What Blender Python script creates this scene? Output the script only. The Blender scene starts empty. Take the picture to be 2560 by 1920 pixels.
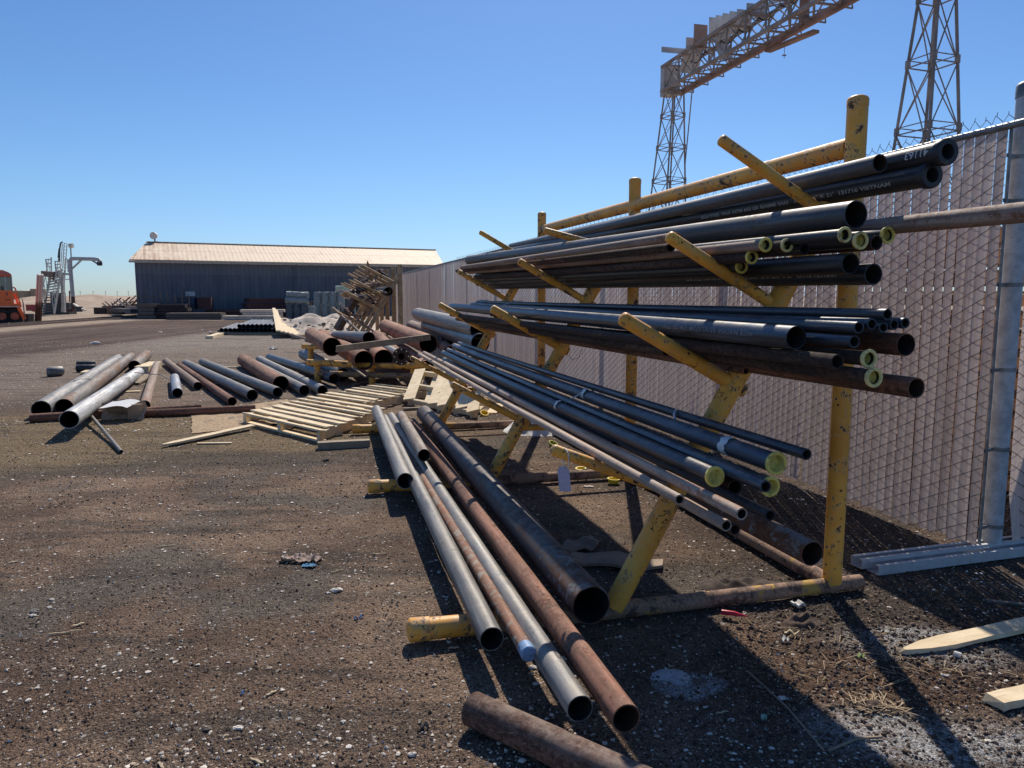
import bpy, bmesh, math, random
import numpy as np
from mathutils import Vector, Matrix, noise
random.seed(7)
C = bpy.context.scene.collection
sc = bpy.context.scene
ORG = {}

# ------------------------------------------------------------------ helpers
def tag(o, label=None, cat=None, group=None, kind=None):
    if label: o['label'] = label
    if cat: o['category'] = cat
    if group: o['group'] = group
    if kind: o['kind'] = kind
    return o

def thing(name, label, cat, loc=(0, 0, 0), group=None):
    o = bpy.data.objects.new(name, None); C.objects.link(o)
    o.location = loc; o.empty_display_size = .1
    ORG[o.name] = Vector(loc)
    return tag(o, label, cat, group)

def mkobj(name, verts, faces, mats, parent=None, midx=None, smooth=None):
    me = bpy.data.meshes.new(name)
    me.from_pydata([tuple(v) for v in verts], [], faces)
    for m in (mats if isinstance(mats, (list, tuple)) else [mats]): me.materials.append(m)
    if midx is not None: me.polygons.foreach_set('material_index', midx)
    if smooth:
        me.polygons.foreach_set('use_smooth', [True]*len(me.polygons))
        me.set_sharp_from_angle(angle=math.radians(smooth))
    me.update()
    o = bpy.data.objects.new(name, me); C.objects.link(o)
    if parent: o.parent = parent
    return o

class MB:
    def __init__(s): s.v = []; s.f = []; s.m = []; s.cur = 0
    def mat(s, i): s.cur = i; return s
    def add(s, vs, fs):
        b = len(s.v); s.v += [Vector(v) for v in vs]
        s.f += [tuple(b+i for i in f) for f in fs]; s.m += [s.cur]*len(fs)
    def hexa(s, p):  # 8 points: bottom 4 (ccw), top 4
        s.add(p, [(3,2,1,0),(4,5,6,7),(0,1,5,4),(1,2,6,5),(2,3,7,6),(3,0,4,7)])
    def box(s, c, size, rot=None):
        c = Vector(c); h = Vector(size)/2; R_ = rot or Matrix.Identity(3)
        s.hexa([c + R_ @ Vector((x*h.x, y*h.y, z*h.z)) for z in (-1,1) for x,y in ((-1,-1),(1,-1),(1,1),(-1,1))])
    def bar(s, a, b, w, h=None, up=(0,0,1)):
        a = Vector(a); b = Vector(b); h = h or w; d = (b-a)
        if d.length < 1e-6: return
        d.normalize(); u = Vector(up)
        if abs(d.dot(u)) > .98: u = Vector((0,1,0))
        x = d.cross(u).normalized(); y = x.cross(d).normalized()
        s.hexa([p + x*sx*w/2 + y*sy*h/2 for p in (a,b) for sx,sy in ((-1,-1),(1,-1),(1,1),(-1,1))])
    def tube(s, pts, r, n=10, caps=True, dome=0):
        pts = [Vector(p) for p in pts]; rings = []
        rr = r if isinstance(r, (list, tuple)) else [r]*len(pts)
        if dome:   # rounded cap at the last point
            d = (pts[-1]-pts[-2]).normalized(); R0 = rr[-1]; base = pts[-1]
            for k in (1,2,3):
                t = k/3*math.pi/2*.95
                pts.append(base + d*math.sin(t)*R0*dome); rr = rr + [R0*math.cos(t)]
        prev = None
        b = len(s.v)
        for i, p in enumerate(pts):
            d = (pts[min(i+1, len(pts)-1)] - pts[max(i-1, 0)])
            d = d.normalized() if d.length > 1e-9 else Vector((0,0,1))
            if prev is None:
                u = Vector((0,0,1)) if abs(d.z) < .9 else Vector((1,0,0))
                x = d.cross(u).normalized()
            else:
                x = (prev - d*prev.dot(d)).normalized()
            prev = x; y = d.cross(x)
            for k in range(n):
                a = 2*math.pi*k/n
                s.v.append(p + (x*math.cos(a)+y*math.sin(a))*rr[i])
        for i in range(len(pts)-1):
            for k in range(n):
                k2 = (k+1) % n
                s.f.append((b+i*n+k, b+i*n+k2, b+(i+1)*n+k2, b+(i+1)*n+k)); s.m.append(s.cur)
        if caps:
            s.f.append(tuple(b+n-1-k for k in range(n))); s.m.append(s.cur)
            s.f.append(tuple(b+(len(pts)-1)*n+k for k in range(n))); s.m.append(s.cur)
    def sheet(s, fn, nu, nv):
        b = len(s.v)
        for j in range(nv+1):
            for i in range(nu+1): s.v.append(Vector(fn(i/nu, j/nv)))
        for j in range(nv):
            for i in range(nu):
                a = b+j*(nu+1)+i
                s.f.append((a, a+1, a+nu+2, a+nu+1)); s.m.append(s.cur)
    def build(s, name, mats, parent=None, smooth=None, label=None):
        loc = Vector((0,0,0))
        if parent is not None:
            q = parent
            while q.parent: q = q.parent
            loc = ORG.get(q.name, Vector((0,0,0)))
        elif s.v:
            loc = sum(s.v, Vector((0,0,0)))/len(s.v); loc.z = min(v.z for v in s.v)
        o = mkobj(name, [v-loc for v in s.v], s.f, mats, parent, s.m, smooth)
        if parent is None: o.location = loc; ORG[o.name] = loc
        if label: o['label'] = label
        return o

def smoothbar(path, r, n=14, dome=0):
    m = MB(); m.tube(path, r, n, True, dome); return m

# ------------------------------------------------------------------ node helpers
class NT:
    def __init__(s, name):
        s.m = bpy.data.materials.new(name); s.m.use_nodes = True
        s.t = s.m.node_tree; s.t.nodes.clear()
        s.out = s.t.nodes.new('ShaderNodeOutputMaterial')
        s.b = s.n('ShaderNodeBsdfPrincipled'); s.t.links.new(s.b.outputs[0], s.out.inputs[0])
    def n(s, ty, **kw):
        nd = s.t.nodes.new(ty)
        for k, v in kw.items(): setattr(nd, k, v)
        return nd
    def put(s, sock, v):
        if hasattr(v, 'is_linked') or hasattr(v, 'links'): s.t.links.new(v, sock)
        elif isinstance(v, (tuple, list)) and len(v) == 3 and sock.type == 'RGBA': sock.default_value = (*v, 1)
        else: sock.default_value = v
    def math(s, op, a, b=0.0, c=None, clamp=False):
        nd = s.n('ShaderNodeMath', operation=op, use_clamp=clamp)
        s.put(nd.inputs[0], a); s.put(nd.inputs[1], b)
        if c is not None: s.put(nd.inputs[2], c)
        return nd.outputs[0]
    def mix(s, f, a, b, mode='MIX'):
        nd = s.n('ShaderNodeMix', data_type='RGBA', blend_type=mode)
        s.put(nd.inputs[0], f); s.put(nd.inputs[6], a); s.put(nd.inputs[7], b)
        return nd.outputs[2]
    def ramp(s, v, lo, hi, a=0.0, b=1.0, smooth=True):
        nd = s.n('ShaderNodeMapRange', interpolation_type='SMOOTHSTEP' if smooth else 'LINEAR')
        s.put(nd.inputs[0], v); nd.inputs[1].default_value = lo; nd.inputs[2].default_value = hi
        nd.inputs[3].default_value = a; nd.inputs[4].default_value = b
        return nd.outputs[0]
    def coord(s, kind='Object', scale=(1,1,1), loc=(0,0,0), rnd=False):
        tc = s.n('ShaderNodeTexCoord'); v = tc.outputs[kind]
        if rnd:
            oi = s.n('ShaderNodeObjectInfo'); sc_ = s.n('ShaderNodeVectorMath', operation='SCALE')
            sc_.inputs[0].default_value = (37, 53, 71); s.t.links.new(oi.outputs['Random'], sc_.inputs[3])
            ad = s.n('ShaderNodeVectorMath', operation='ADD')
            s.t.links.new(v, ad.inputs[0]); s.t.links.new(sc_.outputs[0], ad.inputs[1]); v = ad.outputs[0]
        mp = s.n('ShaderNodeMapping'); mp.inputs['Scale'].default_value = scale; mp.inputs['Location'].default_value = loc
        s.t.links.new(v, mp.inputs[0]); return mp.outputs[0]
    def noise(s, vec, scale, detail=4, rough=.6, dist=0.0):
        nd = s.n('ShaderNodeTexNoise'); s.t.links.new(vec, nd.inputs['Vector'])
        nd.inputs['Scale'].default_value = scale; nd.inputs['Detail'].default_value = detail
        nd.inputs['Roughness'].default_value = rough; nd.inputs['Distortion'].default_value = dist
        return nd.outputs['Fac']
    def vor(s, vec, scale, feature='F1', out='Distance', rand=1.0):
        nd = s.n('ShaderNodeTexVoronoi', feature=feature); s.t.links.new(vec, nd.inputs['Vector'])
        nd.inputs['Scale'].default_value = scale; nd.inputs['Randomness'].default_value = rand
        return nd.outputs[out]
    def bump(s, h, strength=.5, dist=.01, prev=None):
        nd = s.n('ShaderNodeBump'); s.put(nd.inputs['Height'], h)
        nd.inputs['Strength'].default_value = strength; nd.inputs['Distance'].default_value = dist
        if prev is not None: s.t.links.new(prev, nd.inputs['Normal'])
        return nd.outputs[0]
    def fin(s, col=None, rough=None, metal=None, normal=None, spec=None):
        if col is not None: s.put(s.b.inputs['Base Color'], col)
        if rough is not None: s.put(s.b.inputs['Roughness'], rough)
        if metal is not None: s.put(s.b.inputs['Metallic'], metal)
        if normal is not None: s.t.links.new(normal, s.b.inputs['Normal'])
        if spec is not None: s.b.inputs['Specular IOR Level'].default_value = spec
        return s.m

MATS = {}
def memo(fn):
    def w(*a, **k):
        key = (fn.__name__, a, tuple(sorted(k.items())))
        if key not in MATS: MATS[key] = fn(*a, **k)
        return MATS[key]
    return w

@memo
def flat(name, col, rough=.8, metal=0.0, var=.25, scale=6.0, bump=.25, dirt=None):
    t = NT(name); v = t.coord(rnd=True)
    n1 = t.noise(v, scale, 6, .65); n2 = t.noise(v, scale*9, 4, .7)
    lo = tuple(c*(1-var) for c in col); hi = tuple(min(1, c*(1+var)) for c in col)
    c = t.mix(t.ramp(n1, .3, .7), lo, hi)
    c = t.mix(t.ramp(n2, .35, .75, 0, .35), c, tuple(k*.55 for k in col))
    if dirt: c = t.mix(t.ramp(t.noise(v, scale*1.7, 8, .7), .52, .68), c, dirt)
    return t.fin(c, rough, metal, t.bump(n2, bump, .004))

@memo
def pipe_mat(kind):
    # base lo/hi, rust colour, rust amount threshold, rough, metal, stripe
    P = {
     'dark':   ((.020,.022,.027),(.050,.053,.060),(.075,.038,.022),.70,.46,.35,.15),
     'dark2':  ((.050,.052,.058),(.105,.108,.115),(.12,.065,.04),.62,.5,.3,.2),
     'blue':   ((.022,.032,.050),(.060,.078,.108),(.07,.045,.03),.74,.42,.45,.10),
     'grey':   ((.13,.13,.128),(.27,.265,.25),(.17,.105,.06),.64,.55,.25,.30),
     'greyrust':((.14,.135,.13),(.28,.26,.235),(.27,.125,.055),.56,.62,.2,.75),
     'galv':   ((.50,.50,.48),(.70,.69,.66),(.24,.225,.20),.60,.50,.25,.05),
     'galv2':  ((.20,.23,.27),(.34,.38,.43),(.20,.12,.08),.62,.50,.3,.05),
     'rust':   ((.17,.072,.042),(.29,.135,.085),(.10,.055,.04),.55,.85,.0,.2),
     'orange': ((.26,.105,.055),(.42,.20,.12),(.12,.06,.04),.57,.85,.0,.2),
     'rust2':  ((.15,.085,.062),(.24,.15,.115),(.10,.055,.04),.52,.85,.0,.2),
     'brown':  ((.065,.036,.026),(.13,.068,.046),(.045,.032,.028),.50,.8,.05,.4),
     'rosy':   ((.20,.145,.115),(.34,.255,.205),(.30,.14,.075),.60,.75,.1,.6),
     'rosy2':  ((.26,.20,.16),(.42,.335,.27),(.36,.16,.08),.60,.75,.1,.6),
     'paint':  ((.25,.11,.06),(.33,.16,.09),(.52,.47,.40),.52,.8,.0,.1),
     'brownpatch':((.034,.037,.046),(.075,.077,.088),(.17,.072,.04),.555,.60,.2,.1),
    }[kind]
    lo, hi, rc, th, ro, me, stripe = P
    t = NT('steel_'+kind)
    v = t.coord(scale=(1,1,.18), rnd=True); vr = t.coord(rnd=True)
    n1 = t.noise(v, 7, 6, .65, .4); n2 = t.noise(vr, 38, 5, .7)
    c = t.mix(t.ramp(n1, .3, .7), lo, hi)
    # long faint streaks
    vs = t.coord(scale=(9,9,.35), rnd=True)
    st = t.noise(vs, 5, 3, .5)
    c = t.mix(t.ramp(st, .52, .72, 0, .55), c, tuple(min(1,k*1.55+.012) for k in hi))
    c = t.mix(t.ramp(st, .5, .28, 0, .6), c, tuple(k*.5 for k in lo))
    # rust
    rn = t.math('ADD', t.math('MULTIPLY', t.noise(v, 4.5, 8, .72, .6), .62), t.math('MULTIPLY', n2, .38))
    rustf = t.ramp(rn, th-.10, th+.03)
    if kind in ('greyrust', 'rosy', 'rosy2'):
        rustf = t.math('MAXIMUM', rustf, t.ramp(t.noise(t.coord(scale=(6,6,.12), rnd=True), 3, 4, .6), .55, .66, 0, .8))
    if kind == 'brownpatch':
        zs = t.n('ShaderNodeSeparateXYZ'); t.t.links.new(t.coord(), zs.inputs[0])
        rustf = t.math('MAXIMUM', rustf, t.ramp(t.math('ADD', rn, t.ramp(zs.outputs[2], 0, 1.5, .13, -.06, False)), .55, .60))
        pf = t.math('MULTIPLY', t.ramp(t.math('ADD', t.noise(vr, 13, 7, .75, .6), t.ramp(zs.outputs[2], .2, 1.6, .03, -.2, False)), .56, .60), .8)
        c = t.mix(pf, c, (.26,.27,.28)); rustf = t.math('SUBTRACT', rustf, pf, clamp=True)
    if kind == 'paint': rustf = t.ramp(t.noise(vr, 16, 8, .75, .8), .50, .58)
    rcol = t.mix(t.ramp(n2, .35, .65), rc, tuple(k*.62 for k in rc))
    c = t.mix(rustf, c, rcol)
    # scratches / scuffs across
    sc1 = t.vor(t.coord(scale=(2.2,9,1.4), rnd=True), 7, 'DISTANCE_TO_EDGE')
    c = t.mix(t.ramp(sc1, .018, .0, 0, .35), c, tuple(min(1,k*2+.05) for k in hi))
    # fine grain + pale dust on top
    c = t.mix(t.ramp(t.noise(vr, 150, 3, .7), .45, .75, 0, .35), c, tuple(k*.45 for k in lo))
    g = t.n('ShaderNodeNewGeometry'); sx = t.n('ShaderNodeSeparateXYZ'); t.t.links.new(g.outputs['Normal'], sx.inputs[0])
    dust = t.math('MULTIPLY', t.ramp(sx.outputs[2],   .35, .98, 0, .42 if kind not in ('rust','brown','paint','galv') else .16), t.ramp(t.noise(vr, 12, 6, .7), .35, .65))
    c = t.mix(dust, c, (.36,.30,.24))
    oi = t.n('ShaderNodeObjectInfo')
    hs = t.n('ShaderNodeHueSaturation'); t.put(hs.inputs['Value'], t.ramp(oi.outputs['Random'], 0, 1, .8, 1.2, False)); t.t.links.new(c, hs.inputs['Color'])
    rgh = t.math('ADD', t.math('MULTIPLY', rustf, .25), t.ramp(n1, .3, .7, ro-.06, ro+.08))
    met = t.math('MULTIPLY', t.math('SUBTRACT', 1.0, rustf, clamp=True), me)
    bp = t.bump(n2, .28, .003); bp = t.bump(t.noise(v, 14, 4, .6), .25, .006, bp)
    return t.fin(hs.outputs[0], rgh, met, bp, .4)

@memo
def inside_mat(rusty=False):
    t = NT('pipe_inside'); v = t.coord(rnd=True)
    n = t.noise(v, 14, 5, .7)
    a = (.06,.03,.018) if rusty else (.022,.020,.019)
    return t.fin(t.mix(t.ramp(n,.35,.65), a, tuple(k*.45 for k in a)), .85, 0.0, t.bump(n,.3,.004))

@memo
def yellow_mat(wear='mid'):
    t = NT('yellow_paint_'+wear); v = t.coord(rnd=True)
    th = {'low':.566,'mid':.553,'high':.525,'far':.55}[wear]
    n1 = t.noise(v, 4, 5, .6); n2 = t.noise(v, 28, 6, .75)
    c = t.mix(t.ramp(n1,.3,.7), (.80,.345,.050), (.95,.47,.075))
    c = t.mix(t.ramp(t.noise(v,60,4,.7),.45,.75,0,.25), c, (.50,.27,.07))
    # chips: big patches, pits, thin scratches
    ch = t.math('ADD', t.math('MULTIPLY', t.noise(v, 9, 9, .78, .5), .6), t.math('MULTIPLY', n2, .4))
    chf = t.ramp(ch, th-.012, th+.012)
    pit = t.math('MULTIPLY', t.ramp(t.vor(v, 26), .20, .13), t.ramp(t.noise(v, 5, 3), .52, .6))
    scr = t.math('MULTIPLY', t.ramp(t.math('ABSOLUTE', t.math('SUBTRACT', t.noise(v, 10, 3, .6, .8), .5)), .011, .003), t.ramp(t.noise(v, 3.1, 3), .52, .58))
    f = t.math('MAXIMUM', t.math('MAXIMUM', chf, pit), scr)
    halo = t.ramp(ch, th-.06, th-.01, 0, .5)
    c = t.mix(halo, c, (.66,.46,.24))
    c = t.mix(f, c, t.mix(t.ramp(n2,.4,.6), (.055,.030,.022), (.11,.06,.042)))
    g = t.n('ShaderNodeNewGeometry'); sx = t.n('ShaderNodeSeparateXYZ'); t.t.links.new(g.outputs['Normal'], sx.inputs[0])
    c = t.mix(t.math('MULTIPLY', t.ramp(sx.outputs[2],.3,.95,0,.55), t.ramp(t.noise(v,18,6,.7),.38,.62)), c, (.47,.37,.27))
    bp = t.bump(t.math('SUBTRACT', n2, t.math('MULTIPLY', f, .8)), .45, .003)
    return t.fin(c, t.math('ADD', t.math('MULTIPLY', f, .3), .48), 0.0, bp, .35)

@memo
def rustbar_mat():
    t = NT('rusty_ground_bar'); v = t.coord(rnd=True)
    n = t.noise(v, 8, 8, .75); n2 = t.noise(v, 70, 4, .7)
    c = t.mix(t.ramp(n2,.35,.65), (.24,.135,.085), (.38,.245,.17))
    c = t.mix(t.ramp(n,.50,.58), c, (.10,.06,.045))
    c = t.mix(t.ramp(t.noise(v,5,7,.7,.4),.57,.60), c, (.50,.30,.075))
    return t.fin(c, .85, 0, t.bump(n2,.5,.004))

@memo
def wood_mat(kind='new'):
    t = NT('wood_'+kind); v = t.coord(scale=(1,1,1), rnd=True)
    base = {'new':((.66,.52,.33),(.84,.70,.48)), 'old':((.23,.18,.13),(.36,.29,.21)), 'grey':((.17,.14,.115),(.27,.235,.20))}[kind]
    w = t.noise(t.coord(scale=(1.5,1.5,1.5), rnd=True), 3, 4, .6, 1.5)
    gr = t.noise(t.coord(scale=(2,22,22), rnd=True), 3, 6, .7, .8)
    c = t.mix(t.ramp(w,.3,.7), base[0], base[1])
    c = t.mix(t.ramp(gr,.5,.75,0,.6), c, tuple(k*.6 for k in base[0]))
    c = t.mix(t.ramp(t.vor(v,4.5),.10,.03,0,.8), c, (.16,.08,.04))
    oi = t.n('ShaderNodeObjectInfo')
    return t.fin(c, .8, 0, t.bump(gr,.3,.003), .25)

def axis_frame(d):
    z = d.normalized(); up = Vector((0,0,1)) if abs(z.z) < .95 else Vector((1,0,0))
    x = up.cross(z).normalized(); y = z.cross(x)
    return Matrix((x,y,z)).transposed()

def pipe(label, a, b, D, kind='dark', wall=.006, n=28, group=None, sag=0.0, cap=None, capb=None, inner=False, name='steel_pipe', cat='pipe', seg=1, oval=1.0):
    a = Vector(a); b = Vector(b); d = b-a; L = d.length; R_ = D/2
    M3 = axis_frame(d)
    if sag: seg = 10
    # sag (world -z) expressed in local axes
    sv = M3.transposed() @ Vector((0,0,-1))
    v = []; f = []; mi = []
    def ring(r, z):
        t = z/L; o = sv*(sag*4*t*(1-t))
        i0 = len(v)
        for k in range(n):
            an = 2*math.pi*k/n
            v.append((math.cos(an)*r+o.x, math.sin(an)*r*oval+o.y, z+o.z*0))
        return i0
    def join(i, j, m, flip=False):
        for k in range(n):
            k2 = (k+1) % n
            q = (i+k, i+k2, j+k2, j+k)
            f.append(q[::-1] if flip else q); mi.append(m)
    outer = [ring(R_, L*i/seg) for i in range(seg+1)]
    inn = [ring(R_-wall, L*i/seg) for i in range(seg+1)]
    for i in range(seg): join(outer[i], outer[i+1], 0); join(inn[i], inn[i+1], 1, True)
    join(inn[0], outer[0], 0); join(outer[-1], inn[-1], 0)
    o = mkobj(name, v, f, [pipe_mat(kind), inside_mat(inner)], None, mi, 50)
    o.matrix_world = Matrix.Translation(a) @ M3.to_4x4()
    ORG[o.name] = a
    tag(o, label, cat, group)
    for cp, z0, sg in ((cap, 0, -1), (capb, L, 1)):
        if cp: end_cap(o, R_, z0, sg, cp)
    return o

def lathe(prof, n=28):
    v = []; f = []
    for r, z in prof:
        for k in range(n):
            a = 2*math.pi*k/n; v.append((math.cos(a)*r, math.sin(a)*r, z))
    for i in range(len(prof)-1):
        for k in range(n):
            k2 = (k+1) % n
            f.append((i*n+k, i*n+k2, (i+1)*n+k2, (i+1)*n+k))
    return v, f

@memo
def cap_mat(c):
    col = {'yellow':(.88,.70,.16), 'pale':(.84,.72,.30), 'black':(.022,.026,.034), 'blue':(.20,.33,.52), 'bright':(.80,.60,.03)}[c]
    t = NT('plastic_cap_'+c); v = t.coord(rnd=True)
    n = t.noise(v, 30, 5, .7)
    c2 = t.mix(t.ramp(n,.4,.7,0,.5), col, tuple(k*.6 for k in col)); c2 = t.mix(t.ramp(t.noise(v, 14, 8, .8, .6),.52,.62,0,.65 if c not in ('bright',) else .2), c2, (.12,.09,.05))
    m = t.fin(c2, .45, 0, None, .4)
    t.b.inputs['Subsurface Weight'].default_value = .0
    return m

def end_cap(p, R_, z0, sg, c):
    if c == 'blue':
        prof = [(R_+.002,-.05),(R_+.003,.008),(R_-.002,.013),(.0005,.013)]
    elif c == 'black':
        prof = [(R_+.001,-.012),(R_+.007,-.012),(R_+.007,.012),(R_+.004,.016),(R_*.66,.016),(R_*.62,.012),(R_*.60,-.05),(.0005,-.052)]
    else:
        prof = [(R_+.0005,-.004),(R_+.006,-.003),(R_+.007,.004),(R_+.005,.007),(R_*.88,.007),(R_*.84,.004),(R_*.78,-.024),(R_*.72,-.030),(.0005,-.030)]
    v, f = lathe([(r, z0+sg*z) for r, z in prof])
    if sg < 0: f = [q[::-1] for q in f]
    nr = len(f)//28; mi = [1 if (c in ('yellow','pale') and i//28 >= nr-3) else 0 for i in range(len(f))]
    return mkobj('end_cap', v, f, [cap_mat(c), flat('cap_recess',(.74,.64,.20),.6,0,.3,20)], p, mi, 40)

def pipe_text(p, R_, txt, size, z0, outward, reverse=False, **kw):
    # one mesh per word: each word is a piece of its own
    def width(t_):
        cu = bpy.data.curves.new('txt', 'FONT'); cu.body = t_; cu.size = size; cu.offset = kw.get('bold', 0)
        ob = bpy.data.objects.new('txt', cu); C.objects.link(ob); dg = bpy.context.evaluated_depsgraph_get(); dg.update()
        me = bpy.data.meshes.new_from_object(ob.evaluated_get(dg)); bpy.data.objects.remove(ob); w_ = max(v.co.x for v in me.vertices); bpy.data.meshes.remove(me); return w_
    st = kw.get('stretch', 1.0); pos = 0.0; sp = (width('I I')-2*width('I'))
    for w_ in txt.split(' '):
        if w_:
            pipe_word(p, R_, w_, size, z0 + (1 if reverse else -1)*pos*st, outward, reverse, **kw); pos += width(w_)
        pos += sp
def pipe_word(p, R_, txt, size, z0, outward, reverse=False, col=(.42,.42,.40), name='lettering', stretch=1.0, bold=.0):
    cu = bpy.data.curves.new('txt', 'FONT'); cu.body = txt; cu.size = size; cu.offset = bold
    ob = bpy.data.objects.new('txt', cu); C.objects.link(ob)
    dg = bpy.context.evaluated_depsgraph_get(); dg.update()
    me = bpy.data.meshes.new_from_object(ob.evaluated_get(dg))
    bpy.data.objects.remove(ob)
    bmx = bmesh.new(); bmx.from_mesh(me)
    ys_ = [v.co.y for v in bmx.verts]; y0, y1 = min(ys_), max(ys_)
    for k in range(1, 9):
        bmesh.ops.bisect_plane(bmx, geom=bmx.verts[:]+bmx.edges[:]+bmx.faces[:], plane_co=(0,y0+(y1-y0)*k/9,0), plane_no=(0,1,0))
    bmx.to_mesh(me); bmx.free()
    M3 = p.matrix_world.to_3x3()
    lo = M3.transposed() @ Vector(outward); phi0 = math.atan2(lo.y, lo.x)
    # tangent direction of growing phi in world; make text 'up' follow world up
    tw = M3 @ Vector((-math.sin(phi0), math.cos(phi0), 0))
    sg = 1 if tw.z > 0 else -1
    dz = -1
    if reverse: sg = -sg; dz = 1
    r = R_+.0008
    for v in me.vertices:
        x, y = v.co.x*stretch, v.co.y - size*.35
        ph = phi0 + sg*y/r
        v.co = Vector((math.cos(ph)*r, math.sin(ph)*r, z0+dz*x))
    me.materials.clear(); me.materials.append(flat('stencil_ink_%d' % int(col[0]*100), col, .8))
    o = bpy.data.objects.new(name, me); C.objects.link(o); o.parent = p
    return o

# rack frame: u along the rack (away), s from the posts towards the yard, z up
P1 = Vector((1.62, 3.58)); UU = Vector((-.257, .966)); VV = Vector((-.966, -.257))
def R(u, s, z): return Vector((P1.x+u*UU.x+s*VV.x, P1.y+u*UU.y+s*VV.y, z))
OUT = Vector((-.966, -.257, 0)); 

# ------------------------------------------------------------------ camera, sky, sun
cam = bpy.data.objects.new('camera', bpy.data.cameras.new('camera')); C.objects.link(cam)
cam.location = (0,0,1.5); cam.rotation_euler = (math.pi/2 - math.atan(221/1840), 0, 0)
cam.data.sensor_width = 36; cam.data.lens = 36*1840/2560; cam.data.clip_end = 6000; cam.data.clip_start = .05
sc.camera = cam
EL = math.radians(46); SD = Vector((.12,1,0)).normalized()*math.cos(EL) + Vector((0,0,math.sin(EL)))
sun = bpy.data.objects.new('sun', bpy.data.lights.new('sun','SUN')); C.objects.link(sun)
sun.data.energy = 5.0; sun.data.angle = math.radians(.53); sun.data.color = (1,.915,.80)
sun.rotation_euler = SD.to_track_quat('Z','Y').to_euler(); sun.location = (4,20,20)
w = bpy.data.worlds.new('World'); sc.world = w; w.use_nodes = True
nt = w.node_tree; nt.nodes.clear()
sky = nt.nodes.new('ShaderNodeTexSky'); sky.sky_type = 'NISHITA'; sky.sun_disc = False
sky.sun_elevation = EL; sky.sun_rotation = math.atan2(.12,1); sky.altitude = 300
sky.air_density = 1.0; sky.dust_density = .35; sky.ozone_density = 2.2
bg = nt.nodes.new('ShaderNodeBackground'); bg.inputs[1].default_value = .093
ou = nt.nodes.new('ShaderNodeOutputWorld')
hs = nt.nodes.new('ShaderNodeHueSaturation'); hs.inputs['Saturation'].default_value = 1.12
nt.links.new(sky.outputs[0], hs.inputs['Color']); mxs = nt.nodes.new('ShaderNodeMix'); mxs.data_type = 'RGBA'; mxs.blend_type = 'MULTIPLY'; mxs.inputs[0].default_value = 1; mxs.inputs[7].default_value = (.735,.93,1.165,1)
nt.links.new(hs.outputs[0], mxs.inputs[6]); tcw = nt.nodes.new('ShaderNodeTexCoord'); spw = nt.nodes.new('ShaderNodeSeparateXYZ'); nt.links.new(tcw.outputs['Generated'], spw.inputs[0])
mrw = nt.nodes.new('ShaderNodeMapRange'); mrw.interpolation_type = 'SMOOTHSTEP'; mrw.inputs[1].default_value = 0; mrw.inputs[2].default_value = .16; mrw.inputs[3].default_value = 1; mrw.inputs[4].default_value = 0
nt.links.new(spw.outputs[2], mrw.inputs[0]); mx2 = nt.nodes.new('ShaderNodeMix'); mx2.data_type = 'RGBA'; mx2.blend_type = 'MULTIPLY'; mx2.inputs[7].default_value = (.85,.885,1.03,1)
nt.links.new(mrw.outputs[0], mx2.inputs[0]); nt.links.new(mxs.outputs[2], mx2.inputs[6]); nt.links.new(mx2.outputs[2], bg.inputs[0]); nt.links.new(bg.outputs[0], ou.inputs[0])
sc.view_settings.view_transform = 'Standard'; sc.view_settings.look = 'None'; sc.view_settings.exposure = 0
sc.render.engine = 'CYCLES'

# ------------------------------------------------------------------ ground
def gh(x, y):
    """height of the dirt: small ruts and lumps, flat enough for things to rest on"""
    d = math.hypot(x, y)
    a = .010*noise.noise(Vector((x*1.1, y*1.1, 0))) + .005*noise.noise(Vector((x*4.5, y*4.5, 3)))
    if d < 9: a += .003*noise.noise(Vector((x*16, y*16, 5))) + .0016*noise.noise(Vector((x*42, y*42, 9)))
    if x < -11.5 and y > 12: a += .05*noise.noise(Vector((x*1.6, y*.12, 1)))*min(1, (-11.5-x)/2) 
    # soft heap under the fallen boards near the right post
    a += .018*math.exp(-((x-1.75)**2+(y-2.95)**2)/.10)*(.6+noise.noise(Vector((x*11,y*11,2))))
    return a
def axis(lo, hi, near, far, c0, c1):
    out = []; x = c0
    while x < c1: out.append(x); x += near
    st = near
    while x < hi: out.append(x); st *= 1.13; x += st
    out.append(hi); x = c0-near; st = near; L = []
    while x > lo: L.append(x); st *= 1.13; x -= st
    L.append(lo); return L[::-1]+out
xs = axis(-3000, 3000, .022, 0, -1.9, 2.6); ys = axis(-40, 5000, .022, 0, 1.9, 5.6)
gv = [(x, y, gh(x, y)) for y in ys for x in xs]; nx = len(xs)
gf = [(j*nx+i, j*nx+i+1, (j+1)*nx+i+1, (j+1)*nx+i) for j in range(len(ys)-1) for i in range(nx-1)]

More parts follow.
